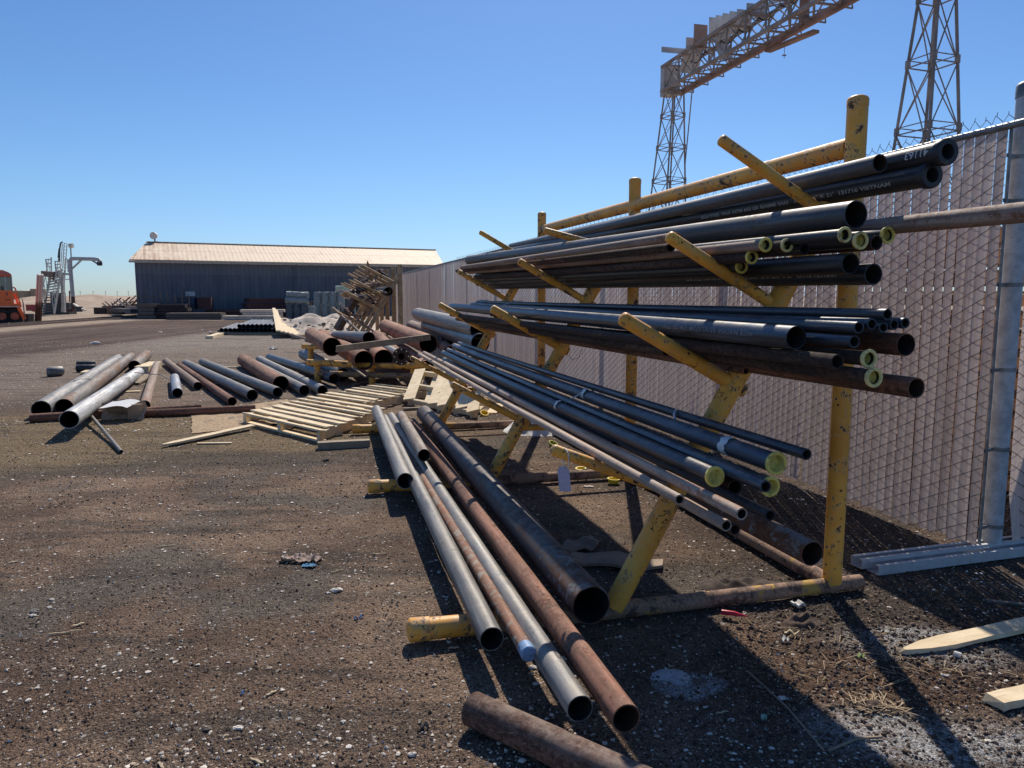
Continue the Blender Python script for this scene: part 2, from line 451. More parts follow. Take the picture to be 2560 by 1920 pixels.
def ground_material():
    t = NT('yard_dirt')
    v = t.coord('Object')
    nb = t.noise(v, .55, 5, .6, .4); nm = t.noise(v, 3.2, 6, .65); nf = t.noise(v, 24, 5, .75); ng = t.noise(v, 95, 3, .7)
    c = t.mix(t.ramp(nb,.36,.64), (.105,.068,.048), (.285,.195,.134))
    c = t.mix(t.ramp(t.noise(t.coord(scale=(1,1,1),loc=(40,7,0)), .8, 4, .6),.5,.62,0,.75), c, (.125,.112,.094))
    c = t.mix(t.ramp(nm,.42,.72,0,.45), c, (.080,.056,.044))
    sep = t.n('ShaderNodeSeparateXYZ'); wob = t.n('ShaderNodeVectorMath', operation='ADD')
    # wobbled position for zone edges
    nv = t.n('ShaderNodeTexNoise'); t.t.links.new(v, nv.inputs['Vector']); nv.inputs['Scale'].default_value = .9; nv.inputs['Detail'].default_value = 6
    sub = t.n('ShaderNodeVectorMath', operation='MULTIPLY_ADD'); t.t.links.new(nv.outputs['Color'], sub.inputs[0]); sub.inputs[1].default_value = (.9,.9,0); sub.inputs[2].default_value = (-.45,-.45,0)
    t.t.links.new(v, wob.inputs[0]); t.t.links.new(sub.outputs[0], wob.inputs[1]); t.t.links.new(wob.outputs[0], sep.inputs[0])
    X, Y = sep.outputs[0], sep.outputs[1]
    def ell(cx, cy, rx, ry, soft=.35, ang=0.0):
        dx = t.math('SUBTRACT', X, cx); dy = t.math('SUBTRACT', Y, cy)
        ca, sa = math.cos(ang), math.sin(ang)
        a = t.math('DIVIDE', t.math('ADD', t.math('MULTIPLY', dx, ca), t.math('MULTIPLY', dy, sa)), rx)
        b = t.math('DIVIDE', t.math('SUBTRACT', t.math('MULTIPLY', dy, ca), t.math('MULTIPLY', dx, sa)), ry)
        r = t.math('SQRT', t.math('ADD', t.math('MULTIPLY', a, a), t.math('MULTIPLY', b, b)))
        return t.ramp(r, 1+soft, 1-soft)
    def line(fn, lo, hi): return t.ramp(fn, lo, hi)
    # grey gravel in the middle distance
    far = t.ramp(Y, 8.5, 12.5)
    c = t.mix(far, c, t.mix(t.ramp(nf,.35,.65), (.150,.110,.085), (.30,.24,.19)))
    # soft brown mulch under the loose pipes on the left
    mul = ell(-4.2, 8.0, 3.6, 1.9, .25, .12)
    c = t.mix(mul, c, t.mix(t.ramp(nf,.35,.65), (.16,.112,.062), (.25,.185,.11)))
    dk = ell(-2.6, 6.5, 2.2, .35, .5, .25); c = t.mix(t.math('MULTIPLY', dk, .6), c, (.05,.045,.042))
    # dark dirt road along the yard and the pale desert beyond it
    rd = t.math('MULTIPLY', line(t.math('ADD', X, t.math('MULTIPLY', nm, .8)), -11.2, -12.6), t.ramp(Y, 11, 15))
    ruts = t.noise(t.coord(scale=(1.5,.08,1)), 1.6, 5, .65)
    c = t.mix(rd, c, t.mix(t.ramp(ruts,.38,.62), (.060,.036,.030), (.145,.100,.080)))
    ds = t.math('MULTIPLY', line(t.math('ADD', X, t.math('MULTIPLY', t.math('SUBTRACT', Y, 31.0), .10)), -20.5, -22.2), t.ramp(Y, 20, 27))
    ds = t.math('MAXIMUM', ds, t.ramp(Y, 44.5, 46.5))
    c = t.mix(ds, c, t.mix(t.ramp(nf,.35,.65), (.36,.275,.20), (.46,.36,.275)))
    pale = t.math('MULTIPLY', t.ramp(X, -13, -10.5), t.ramp(Y, 18, 24)); pale = t.math('MULTIPLY', pale, t.ramp(Y, 46, 44))
    c = t.mix(pale, c, t.mix(t.ramp(nf,.4,.6), (.21,.175,.145), (.33,.28,.235)))
    # near right: dark soil along the fence, its shadows deepened in the colour, brown fibre, ash coloured crusts
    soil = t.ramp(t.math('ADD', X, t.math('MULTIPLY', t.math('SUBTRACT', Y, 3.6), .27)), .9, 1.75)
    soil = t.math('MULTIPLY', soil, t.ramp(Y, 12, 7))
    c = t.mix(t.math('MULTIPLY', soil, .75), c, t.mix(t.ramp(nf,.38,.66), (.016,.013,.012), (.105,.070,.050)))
    fib = ell(1.35, 2.75, .55, .45, .45); c = t.mix(t.math('MULTIPLY', fib, .8), c, t.mix(t.ramp(nf,.4,.6), (.06,.035,.024), (.16,.095,.06)))
    ash = t.math('MAXIMUM', ell(.62, 2.77, .13, .10, .18), t.math('MAXIMUM', ell(1.42, 2.42, .34, .17, .35), t.math('MAXIMUM', ell(1.80, 3.12, .34, .16, .4, -.3), ell(1.95, 2.25, .5, .22, .5))))
    ash = t.math('MULTIPLY', ash, t.ramp(t.noise(v, 9, 7, .7), .30, .50))
    c = t.mix(t.math('MULTIPLY', ash, .92), c, t.mix(t.ramp(ng,.4,.65), (.26,.265,.27), (.52,.52,.51)))
    rut = t.noise(t.coord(scale=(.35,2.6,1), loc=(3,1,0)), 1.1, 6, .7, .8)
    c = t.mix(t.ramp(rut,.51,.62,0,.60), c, (.055,.045,.038)); c = t.mix(t.ramp(rut,.44,.33,0,.38), c, (.24,.185,.145))
    stn = t.noise(t.coord(scale=(.5,1.3,1), loc=(9,4,0)), 1.9, 7, .72, .5)
    c = t.mix(t.ramp(stn,.55,.66,0,.62), c, (.070,.060,.050)); c = t.mix(t.ramp(t.noise(v, 6.5, 7, .75),.60,.72,0,.5), c, (.045,.030,.024))
    for scl, lo_, hi_ in ((165,.60,1.45), (85,.82,1.2), (330,.6,1.45)):
        vc = t.n('ShaderNodeTexVoronoi'); t.t.links.new(v, vc.inputs['Vector']); vc.inputs['Scale'].default_value = scl
        c2 = t.n('ShaderNodeSeparateColor'); t.t.links.new(vc.outputs['Color'], c2.inputs[0])
        g2 = t.ramp(c2.outputs[1], 0, 1, lo_, hi_, False); cc = t.n('ShaderNodeCombineColor')
        for q in range(3): t.t.links.new(g2, cc.inputs[q])
        c = t.mix(1.0, c, cc.outputs[0], 'MULTIPLY')
    # grit: crisp light and dark grains of three sizes
    for scl, thr, col, amt in ((150,.30,(.34,.285,.23),.75), (70,.12,(.44,.39,.33),.8), (110,.34,(.022,.016,.014),.7), (34,.045,(.52,.49,.44),.85), (230,.36,(.27,.20,.15),.6)):
        vn = t.n('ShaderNodeTexVoronoi'); t.t.links.new(v, vn.inputs['Vector']); vn.inputs['Scale'].default_value = scl
        cs = t.n('ShaderNodeSeparateColor'); t.t.links.new(vn.outputs['Color'], cs.inputs[0])
        f = t.math('MULTIPLY', t.ramp(cs.outputs[0], thr, thr-.02), t.ramp(vn.outputs['Distance'], .40, .26))
        f = t.math('MULTIPLY', f, t.ramp(t.noise(v, 2.3, 4, .6), .34, .62, .35, 1))
        c = t.mix(t.math('MULTIPLY', f, amt), c, col)
    h = t.math('ADD', t.math('MULTIPLY', t.vor(v, 90), -.35), t.math('MULTIPLY', nf, .9)); h = t.math('ADD', h, t.math('ADD', t.math('MULTIPLY', ng, .55), t.math('MULTIPLY', t.noise(v, 240, 2, .7), .25)))
    bp = t.bump(h, 1.0, .023); bp = t.bump(nm, .5, .05, bp)
    return t.fin(c, .95, 0, bp, .12)
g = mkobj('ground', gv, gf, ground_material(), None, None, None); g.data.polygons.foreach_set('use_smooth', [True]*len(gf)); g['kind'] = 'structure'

# grit, clods and chips scattered over the near dirt: nobody could count them
def scatter(name, label, n, region, size, mats, zoff=.25, flatf=(.45,.8), seed=1, dens=None, ico=False):
    rg = np.random.default_rng(seed)
    octv = np.array([(1,0,0),(-1,0,0),(0,1,0),(0,-1,0),(0,0,1),(0,0,-1)], float)
    octf = [(0,2,4),(2,1,4),(1,3,4),(3,0,4),(2,0,5),(1,2,5),(3,1,5),(0,3,5)]
    if ico:
        g_ = 1.618/1.902; h_ = 1/1.902
        octv = np.array([(-h_,g_,0),(h_,g_,0),(-h_,-g_,0),(h_,-g_,0),(0,-h_,g_),(0,h_,g_),(0,-h_,-g_),(0,h_,-g_),(g_,0,-h_),(g_,0,h_),(-g_,0,-h_),(-g_,0,h_)])
        octf = [(0,11,5),(0,5,1),(0,1,7),(0,7,10),(0,10,11),(1,5,9),(5,11,4),(11,10,2),(10,7,6),(7,1,8),(3,9,4),(3,4,2),(3,2,6),(3,6,8),(3,8,9),(4,9,5),(2,4,11),(6,2,10),(8,6,7),(9,8,1)]
    nv_ = len(octv)
    vs = []; fs = []; mi = []
    k = 0
    while k < n:
        x, y = region(rg)
        if dens and rg.random() > dens(x, y): continue
        s_ = size[0] + (size[1]-size[0])*rg.random()**2.6
        s_ *= (1 if y < 5 else 1.25)
        q = octv*(1+rg.uniform(-.42,.42,(nv_,3)))*np.array([s_, s_*rg.uniform(.6,1), s_*rg.uniform(*flatf)])
        a = rg.uniform(0, 6.28); ca, sa = math.cos(a), math.sin(a)
        q = np.stack([q[:,0]*ca-q[:,1]*sa, q[:,0]*sa+q[:,1]*ca, q[:,2]], 1)
        q += np.array([x, y, gh(x, y)+s_*zoff])
        b = len(vs)*nv_; vs.append(q); fs += [(b+i, b+j, b+l) for i,j,l in octf]; m = int(rg.integers(0, len(mats))); mi += [m]*len(octf)
        k += 1
    o = mkobj(name, np.concatenate(vs).tolist(), fs, mats, None, mi); tag(o, label, None, None, 'stuff'); return o
def near_region(rg):
    y = 1.95 + 7.2*rg.random()**1.9; x = rg.uniform(-.78, .80)*y*1.02 + 0
    return x, y
grit_m = [flat('limestone_chip',(.70,.63,.54),.9), flat('tan_grit',(.42,.33,.24),.9), flat('brown_clod',(.085,.055,.042),.95), flat('dark_clod',(.065,.045,.036),.95), flat('brown_grit',(.22,.155,.11),.95)]
cl = lambda x, y: (.25 if (x > .35 and y < 3.6) else 1)*(.10 + 1.3*max(0, .25+noise.noise(Vector((x*1.0, y*1.6, 4)))+.5*noise.noise(Vector((x*4, y*5, 8)))))
_cl = lambda x, y: .10 + 1.3*max(0, .25+noise.noise(Vector((x*1.0, y*1.6, 4)))+.5*noise.noise(Vector((x*4, y*5, 8))))
scatter('grit', 'fine brown and tan grit strewn over the near dirt', 76000, near_region, (.0018,.0085), [grit_m[1],grit_m[2],grit_m[2],grit_m[4],grit_m[4],grit_m[4],grit_m[3],grit_m[0]], seed=3, flatf=(.4,.8))
scatter('limestone_chips', 'pale limestone chips scattered over the brown dirt', 3600, near_region, (.0025,.0125), [grit_m[0],grit_m[0],grit_m[1]], seed=5, dens=cl, ico=True, flatf=(.25,.5))
def soil_region(rg):
    a = rg.normal(size=2); return 1.55+a[0]*.45, 2.95+a[1]*.45
scatter('dirt_clods', 'crumbly dark brown clods heaped beside the right rack post', 6000, soil_region, (.002,.0115), [grit_m[2],grit_m[3],grit_m[4]], seed=8, flatf=(.6,1), ico=True)
def far_region(rg):
    y = 8 + 16*rg.random(); return rg.uniform(-.78, .05)*y, y
scatter('yard_gravel', 'pale gravel scattered over the grey middle of the yard', 14000, far_region, (.004,.017), [grit_m[0],grit_m[0],grit_m[1]], seed=9, dens=cl, flatf=(.2,.4))

# single stones one can point to
def stone(name, label, p, s, mat, group=None, seed=0, flatz=.38):
    rr = random.Random(seed); m = MB(); n = 9
    vs = []; 
    for i in range(5):
        th = math.pi*(i/4)
        for k in range(n):
            a = 2*math.pi*k/n; r = s*(1+rr.uniform(-.28,.28))
            vs.append((p[0]+math.sin(th)*math.cos(a)*r, p[1]+math.sin(th)*math.sin(a)*r*.8, p[2]+s*flatz*.55+math.cos(th)*r*flatz))
    m.add(vs, [(i*n+k, (i+1)*n+k, (i+1)*n+(k+1)%n, i*n+(k+1)%n) for i in range(4) for k in range(n)])
    o = m.build(name, mat); tag(o, label, 'stone', group); return o
lime = flat('limestone',(.72,.66,.58),.9,0,.18,30,.6); darkst = flat('dark_stone',(.11,.085,.07),.9,0,.2,20,.5)
SG = 'small white stones lying on the open dirt'; SL = 'small white limestone lump lying on the brown dirt'
for i,(p, s) in enumerate([((-0.897, 3.609, 0.0),.028),((-2.258, 3.314, 0.0),.016),((-2.284, 3.499, 0.0),.014),((-0.954, 2.406, 0.0),.016),((0.097, 2.702, 0.0),.016),((-0.329, 2.257, 0.0),.015),((-2.238, 3.407, 0.0),.013),((-1.559, 2.984, 0.0),.012),((-1.867, 3.141, 0.0),.010),((0.086, 2.827, 0.0),.018),((-0.212, 3.114, 0.0),.018),((-0.274, 3.048, 0.0),.012),((-0.598, 2.445, 0.0),.011),((-1.172, 3.603, 0.0),.010),((0.033, 2.224, 0.0),.015),((1.714, 2.758, 0.0),.020),((1.651, 2.827, 0.0),.016),((1.012, 2.596, 0.0),.018)]):
    stone('limestone_lump', SL, p, s, lime, SG, i)
for p, s, l, m in [((-0.934, 3.58, 0.0),.013,'tiny pebble left of the largest white limestone lump',lime),((-2.279, 3.36, 0.0),.022,'flat grey stone at the far left of the open dirt',flat('greystone',(.25,.23,.20),.9)),((-1.829, 3.842, 0.0),.016,'dark brown clod alone left of the crumpled rag',darkst),((-1.06, 2.395, 0.0),.020,'brown clod beside a splinter near the bottom edge',darkst),((-1.704, 6.607, 0.0),.035,'dark round clod lying below the split timber',darkst),((-1.158, 2.395, 0.0),.014,'grey pebble left of the brown clod near the bottom edge',flat('greystone',(.25,.23,.20),.9))]:
    stone('stone', l, p, s, m, None, int(p[0]*1000) % 97)

# ------------------------------------------------------------------ the yellow pipe rack
def rack_frame(root, u, wear, arm1=None, pieces=('post','leg','arm','foot_bar'), arm4=None, post_top=2.43, tips=None):
    ym = yellow_mat(wear); out = []
    m = MB(); m.tube([R(u,0,.06), R(u,0,2.02)], .0455, 24); m.tube([R(u,0,2.02), R(u,0,post_top-.05)], .0475, 24, True, 0)
    m.tube([R(u,0,post_top-.05), R(u,0,post_top-.02)], .049, 24, True, .45); m.build('post', ym, root, 40)
    m = MB(); m.tube([R(u,1.19,.06), R(u,.955,.48)], .050, 20); m.tube([R(u,.955,.48), R(u,.03,2.09)], .0495, 20); m.build('leg', ym, root, 50)
    for j,(s0, z0) in enumerate([(.9,.50),(.58,1.075),(.364,1.437),(.12,1.868)]):
        a = R(u, s0-.03, z0-.018); b = R(u, s0+.585, z0+.322)
        if arm4 and j == 3: b = R(*arm4)
        if arm1 and j == 0: a = R(*arm1)
        ra = (.026,.033,.028,.0265)[j]
        m = MB(); m.tube([a, a+(b-a)*.5, b], [ra*1.04,ra*1.02,ra], 18, True, .55); dr = (b-a).normalized()
        wp_ = a+dr*.075; m.tube([wp_-dr*.012, wp_-dr*.004, wp_+dr*.004], [ra+.012,ra+.009,ra+.002], 18, False); m.build('arm', ym, root, 40)
    m = MB(); m.tube([R(u,-.17,.045), R(u,.9,.045), R(u,1.75,.055)], [.037,.040,.046], 20, True)
    m.build('foot_bar', rustbar_mat(), root, 40)
    m = MB(); m.tube([R(u,1.75,.055), R(u,2.05,.062)], .0475, 20, True); m.tube([R(u,2.05,.062), R(u,2.13,.064)], .052, 20, True, .35)
    m.build('foot_stub', yellow_mat('mid'), root, 40)
rack = thing('pipe_rack', 'tall yellow steel pipe rack with chipped paint and upward sloping arms', 'pipe rack', R(0,0,0))
rack_frame(rack, 0, 'low', arm1=(0,.86,.575)); rack_frame(rack, 2.5, 'mid', arm4=(2.52,.74,2.0)); rack_frame(rack, 5.0, 'mid')
m = MB(); m.tube([R(.03,0,2.20), R(2.5,0,2.215), R(4.97,0,2.235)], .0475, 20); m.build('top_rail', yellow_mat('mid'), rack, 40)
m = MB(); m.tube([R(-.02,.0,.05), R(2.5,-.02,.045), R(5.1,0,.05)], .042, 16); m.build('ground_rail', rustbar_mat(), rack, 40)
for u in (2.5,5):
    m = MB(); m.tube([R(u,.02,.44), R(u,.93,.46)], .026, 12); m.build('brace', yellow_mat('mid'), rack, 40)
# number labels and hanging tag
def plate(parent, name, c, ex, ey, w, h, mat, label=None):
    m = MB(); ex = Vector(ex).normalized(); ey = Vector(ey).normalized(); n_ = ex.cross(ey).normalized(); c = Vector(c)
    p = [c-ex*w/2-ey*h/2, c+ex*w/2-ey*h/2, c+ex*w/2+ey*h/2, c-ex*w/2+ey*h/2]
    m.hexa([q-n_*.0006 for q in p]+[q+n_*.0006 for q in p]); return m.build(name, mat, parent, None, label), n_
def flat_text(parent, txt, size, c, ex, ey, mat, name='number', squash=1.0):
    cu = bpy.data.curves.new('txt','FONT'); cu.body = txt; cu.size = size; cu.align_x = 'CENTER'; cu.align_y = 'CENTER'
    ob = bpy.data.objects.new('txt', cu); C.objects.link(ob); dg = bpy.context.evaluated_depsgraph_get(); dg.update()
    me = bpy.data.meshes.new_from_object(ob.evaluated_get(dg)); bpy.data.objects.remove(ob)
    ex = Vector(ex).normalized(); ey = Vector(ey).normalized(); q = parent
    while q.parent: q = q.parent
    for v in me.vertices: v.co = Vector(c) + ex*v.co.x*squash + ey*v.co.y - ORG[q.name]
    me.materials.clear(); me.materials.append(mat)
    o = bpy.data.objects.new(name, me); C.objects.link(o); o.parent = parent; return o
ink = flat('black_ink',(.02,.02,.022),.7); paper = flat('white_paper',(.62,.60,.56),.7,0,.08)
legdir = (R(0,.03,2.09)-R(0,.955,.48)).normalized()
for txt, u, z in (('4',0,.63),('5',0,1.22)):
    s_ = 1.19-.56*z; cen = R(u, s_, z)
    n_ = Vector((-.12,-.95,.18)).normalized(); n_ = (n_ - legdir*n_.dot(legdir)).normalized(); ex = legdir.cross(n_).normalized()
    ex = ex if ex.x > 0 else -ex; c0 = cen + n_*.0512
    o, nn = plate(rack, 'number_label', c0, ex, legdir, .036, .014, paper)
    flat_text(o, txt, .013, c0+n_*.0012, ex, legdir, ink)
tip = R(0,1.485,.822)
tg = thing('hanging_tag', 'lilac and white paper tag hanging by a string from the lowest rack arm', 'tag', tip)
c0 = R(-.045,1.452,.705)
m = MB(); ex = Vector((.97,-.1,0)).normalized(); ey = Vector((-.10,.0,1)).normalized(); nn = ex.cross(ey)
out = [(-.026,-.062),(.026,-.062),(.026,.034),(.012,.052),(-.012,.052),(-.026,.034)]
m.add([c0+ex*x+ey*y for x,y in out]+[c0+ex*x+ey*y+nn*.0008 for x,y in out], [(5,4,3,2,1,0),(6,7,8,9,10,11)]+[(i,(i+1)%6,6+(i+1)%6,6+i) for i in range(6)])
m.build('tag_card', flat('tag_card_lilac',(.50,.47,.60),.6,0,.08), tg)
m = MB(); p = [(-.026,-.062),(.026,-.062),(.026,-.006),(-.026,-.006)]
m.add([c0+ex*x+ey*y-nn*.0012 for x,y in p],[(0,1,2,3)]); m.build('tag_print', flat('tag_pink',(.78,.62,.66),.6,0,.08), tg)
m = MB(); rp = []
for k in range(15):
    a = 2*math.pi*k/14; rp.append(R(-.045+math.cos(a)*.045, 1.445, .79+math.sin(a)*.042))
m.tube(rp, .0022, 6, False); m.tube([R(-.05,1.45,.755), R(-.05,1.45,.748)], .0022, 6); m.build('string', flat('white_string',(.7,.68,.64),.8), tg)

# ------------------------------------------------------------------ pipes on the rack: near end (u,s,z), far end (u,s,z), diameter
CAPT = {}
def rp(label, a, b, D, kind, cap=None, capb=None, group=None, wall=.005, sag=0, inner=False):
    if not sag and D < .075: sag = random.uniform(.002, .010)
    return pipe(label, R(*a), R(*b), D, kind, wall, 32, group, sag, cap, capb, inner)
pA = rp('black capped pipe with chalked figures, uppermost and nearest the camera', (-.66,.135,2.046), (5.7,.09,2.10), .0889, 'dark', 'black')
pB = rp('black capped pipe with white stencilled VIETNAM lettering on the top tier', (-.60,.142,1.968), (5.75,.17,2.03), .0889, 'dark', 'black')
pC = rp('open steel pipe resting over the two black capped pipes on the top tier', (-.46,.255,2.033), (5.9,.115,2.105), .073, 'dark2', inner=True, sag=.012)
pD = rp('thick grey steel pipe on top of the third tier, open end by the near post', (-.62,.488,1.806), (5.8,.672,1.925), .106, 'dark2', wall=.004)
rp('long rusty topped pipe reaching past the right edge in front of the fence', (-1.9,.33,1.748), (4.3,.33,1.86), .066, 'rosy')
T3 = [('third tier pipe with pale yellow cap below the thick grey pipe', (-.70,.530,1.702),.054,'dark','pale'),
 ('brown open pipe beside the pale capped pipe on the third tier', (-.70,.457,1.695),.055,'brown',None),
 ('third tier pipe with yellow cap nearest the fence', (-.66,.376,1.728),.052,'dark','yellow'),
 ('third tier pipe with yellow cap half hidden under the thick pipe', (-.75,.640,1.717),.044,'dark','pale'),
 ('open black pipe, left one of the lowest pair on the third tier', (-.65,.525,1.620),.081,'dark',None),
 ('black open pipe stencilled VIETNAM at the bottom of the third tier', (-.68,.445,1.580),.081,'dark',None),
 ('third tier pipe with whitish end and broken yellow cap', (-.38,.715,1.704),.046,'rosy','yellow'),
 ('short set back third tier pipe with a small yellow ring cap', (-.45,.665,1.699),.042,'brown','pale'),
 ('narrow black open pipe between capped ends on the third tier', (-.50,.618,1.682),.044,'dark',None),
 ('third tier pipe with small yellow cap just right of the sloping arm', (-.27,.706,1.660),.045,'brown','yellow'),
 ('third tier pipe with dull yellow cap touching the sloping arm', (-.09,.640,1.628),.048,'dark','yellow')]
fars3 = [(5.75,.62,1.80),(5.6,.50,1.79),(5.7,.42,1.83),(5.72,.69,1.83),(5.7,.582,1.652),(5.6,.497,1.616),(5.75,.735,1.777),(5.4,.66,1.78),(5.6,.62,1.74),(5.75,.705,1.708),(5.6,.66,1.69)]
t3 = [rp(l, a, f, D, k, c) for (l,a,D,k,c), f in zip(T3, fars3)]
rp('slim brown pipe along the outer side of the third tier', (.28,.80,1.733), (5.9,.80,1.80), .046, 'brown')
rp('slim dusty pipe outermost on the third tier arms', (.10,.865,1.77), (5.2,.875,1.815), .044, 'rosy')
T2 = [('dark blue pipe with sunlit end, topmost of the second tier bundle', (-1.0,.657,1.438),.038,'blue',(5.4,.66,1.426)),
 ('dark blue pipe with sunlit top, second of the second tier bundle', (-1.0,.716,1.407),.038,'blue',(5.4,.70,1.395)),
 ('dark blue pipe with rust inside its mouth in the second tier bundle', (-1.0,.766,1.396),.040,'blue',(5.3,.745,1.402)),
 ('slim blue pipe with open end hidden behind the bundle ends', (-1.0,.670,1.395),.035,'blue',(5.45,.655,1.385)),
 ('slim blue pipe, middle one of the three right bundle ends', (-1.0,.627,1.404),.036,'blue',(5.4,.61,1.40)),
 ('slim blue pipe furthest right in the second tier bundle', (-1.0,.584,1.409),.036,'blue',(5.4,.57,1.405)),
 ('dark narrow open pipe under the second tier bundle', (-1.0,.780,1.350),.042,'blue',(5.4,.78,1.345))]
for l,a,D,k,f in T2: rp(l, a, f, D, k, group='pipes in the strapped bundle on the second tier')
pK = rp('thick blue grey pipe stencilled MADE IN KOREA on the second tier', (-.80,.856,1.353), (5.6,.93,1.368), .083, 'blue', wall=.0035)
rp('bright rust coloured pipe with sunlit end on the second tier', (-1.0,.575,1.336), (4.9,.60,1.31), .076, 'rust', wall=.003)
rp('brown open pipe below the MADE IN KOREA pipe', (-.98,.825,1.283), (5.3,.84,1.24), .050, 'brown')
rp('pipe with pale cap tied with wire on the second tier', (-1.0,.722,1.293), (5.2,.75,1.25), .050, 'brown', 'pale')
rp('dark pipe with wide pale cap at the bottom of the second tier', (-1.05,.742,1.236), (5.2,.70,1.19), .052, 'brown', 'pale')
rp('rust brown open pipe lowest and furthest right on the second tier', (-1.05,.570,1.196), (5.3,.60,1.15), .070, 'rust', inner=True)
rp('short reddish pipe ending at the sloping leg under the second tier', (-.12,.615,1.163), (5.3,.66,1.14), .034, 'rust')
for s_, z_, D, l in ((.86,1.235,.046,'rusty pipe under the second tier, inner of the two outer ones'),(.93,1.285,.044,'rusty pipe under the second tier, outermost along the arms')):
    rp(l, (.18,s_,z_), (5.5,s_+.02,z_-.005), D, 'brown')
T1 = [('slim dark blue pipe ending highest on the lowest arm tier', (-.90,.866,.957),.040,'blue',None,(5.3,.90,.955)),
 ('dark pipe with bright yellow cap and white tape near its end', (-.80,.916,.906),.072,'blue','yellow',(5.4,.928,.912)),
 ('blue grey open pipe partly in front of a yellow cap', (-.92,1.035,.860),.042,'blue',None,(5.3,1.03,.885)),
 ('dark pipe whose wide yellow cap shows behind an open pipe', (-.85,.970,.838),.060,'dark','yellow',(5.2,.97,.84)),
 ('dark blue pipe with yellow cap, leftmost capped end on the lowest arm tier', (-.70,1.100,.846),.064,'blue','yellow',(5.3,1.083,.845)),
 ('dark pipe hidden below the yellow caps on the lowest arm tier', (-.62,.965,.775),.060,'brown',None,(5.2,.96,.77)),
 ('dark blue open pipe right of the paired grey ends', (-.90,1.00,.751),.040,'blue',None,(5.3,1.0,.745)),
 ('pinkish grey pipe with sunlit top, upper of the paired ends', (-1.0,1.174,.799),.041,'rosy2',None,(5.4,1.289,.845)),
 ('sunlit grey pipe, left of the two lowest open ends', (-.90,1.167,.729),.041,'rosy2',None,(2.3,1.23,.765)),
 ('dark little pipe, right of the two lowest open ends', (-.72,1.02,.645),.042,'brown',None,(5.0,1.047,.70)),
 ('long thin weathered pipe outermost on the lowest arms', (-.75,1.264,.785),.037,'rosy2',None,(5.4,1.346,.831))]
t1 = [rp(l, a, f, D, k, c) for l,a,D,k,c,f in T1]
rp('blue pipe tucked low between the others on the lowest arm tier', (.4,1.03,.735), (5.4,1.06,.765), .05, 'blue')
rp('wide brown pipe behind the sloping leg just above the ground', (-.76,.715,.540), (4.9,.74,.53), .096, 'brownpatch', wall=.004, inner=True)
# floor level pipes lying over the foot bars
rp('huge dark pipe with flaking rust beside the sloping leg', (-.22,1.385,.185), (5.14,1.335,.185), .172, 'brownpatch', wall=.006, group='pipes lying over the foot bars')
rp('rust red pipe nearest the huge dark pipe, its end furthest forward', (-1.0,1.565,.155), (4.73,1.52,.155), .098, 'rust', inner=True, group='pipes lying over the foot bars')
rp('clean grey pipe with an open end beside the rust red one', (-.90,1.685,.150), (5.2,1.70,.155), .092, 'grey', wall=.004, group='pipes lying over the foot bars')
pBl = rp('thin rusty pipe flecked with white paint and closed by a blue cap', (-.52,1.752,.165), (5.05,1.745,.14), .056, 'paint', 'blue', group='pipes lying over the foot bars')
rp('grey pipe with torn rim resting on the yellow foot stub', (-.36,1.855,.158), (5.08,1.785,.15), .098, 'grey', wall=.004, group='pipes lying over the foot bars')
rp('shorter blue grey pipe lying outermost beside the middle foot bar', (2.10,1.905,.19), (5.59,1.83,.17), .118, 'grey', wall=.005, group='pipes lying over the foot bars')
rp('short orange streaked pipe piled on the pipes at the middle foot bar', (2.48,1.715,.285), (4.55,1.66,.27), .098, 'greyrust', wall=.004, group='pipes lying over the foot bars')
e0 = Vector((-0.123, 2.427, 0.115)); e1 = Vector((0.382, 2.027, 0.115)); dd = (e1-e0).normalized(); a0 = Vector((-0.138, 2.429, 0.06))
pipe('thick rosy rust pipe lying by itself at the bottom edge', a0+dd*1.6, a0, .118, 'rust2', .006, 40)

# writing on the pipes
up1 = (OUT*.93 + Vector((0,0,-.28))).normalized(); mid = (OUT*.98 + Vector((0,0,.05))).normalized()
pipe_text(pB, .04445, 'SEAH STEEL VINA ASTM A53 GR B/ASME SA53   3" X .216" X 21\'  131716 VIETNAM', .0235, 1.69, up1, stretch=1.80, col=(.40,.40,.39), bold=.0006)
pipe_text(t3[5], .0405, 'SEAH STEEL VINA ASTM A53 GR B/ASME SA53   3" X .216" X 21\'  131716 VIETNAM', .023, 1.365, mid, stretch=1.45, col=(.60,.60,.58), bold=.0006)
pipe_text(t3[4], .0405, 'VIETNAM', .020, 3.6, up1, stretch=1.2, col=(.25,.25,.24))
pipe_text(pA, .04445, '41163', .042, .035, (OUT*.95+Vector((0,0,.12))).normalized(), reverse=True, stretch=1.15, name='chalk_marks', col=(.70,.68,.65), bold=.0002)
pipe_text(pK, .0415, 'MADE IN KOREA  0.0 NO.10720M  EZM-2201  TTW', .032, .20, (OUT*.9+Vector((0,0,.10))).normalized(), reverse=True, stretch=1.0, col=(.24,.26,.29), bold=.0004)
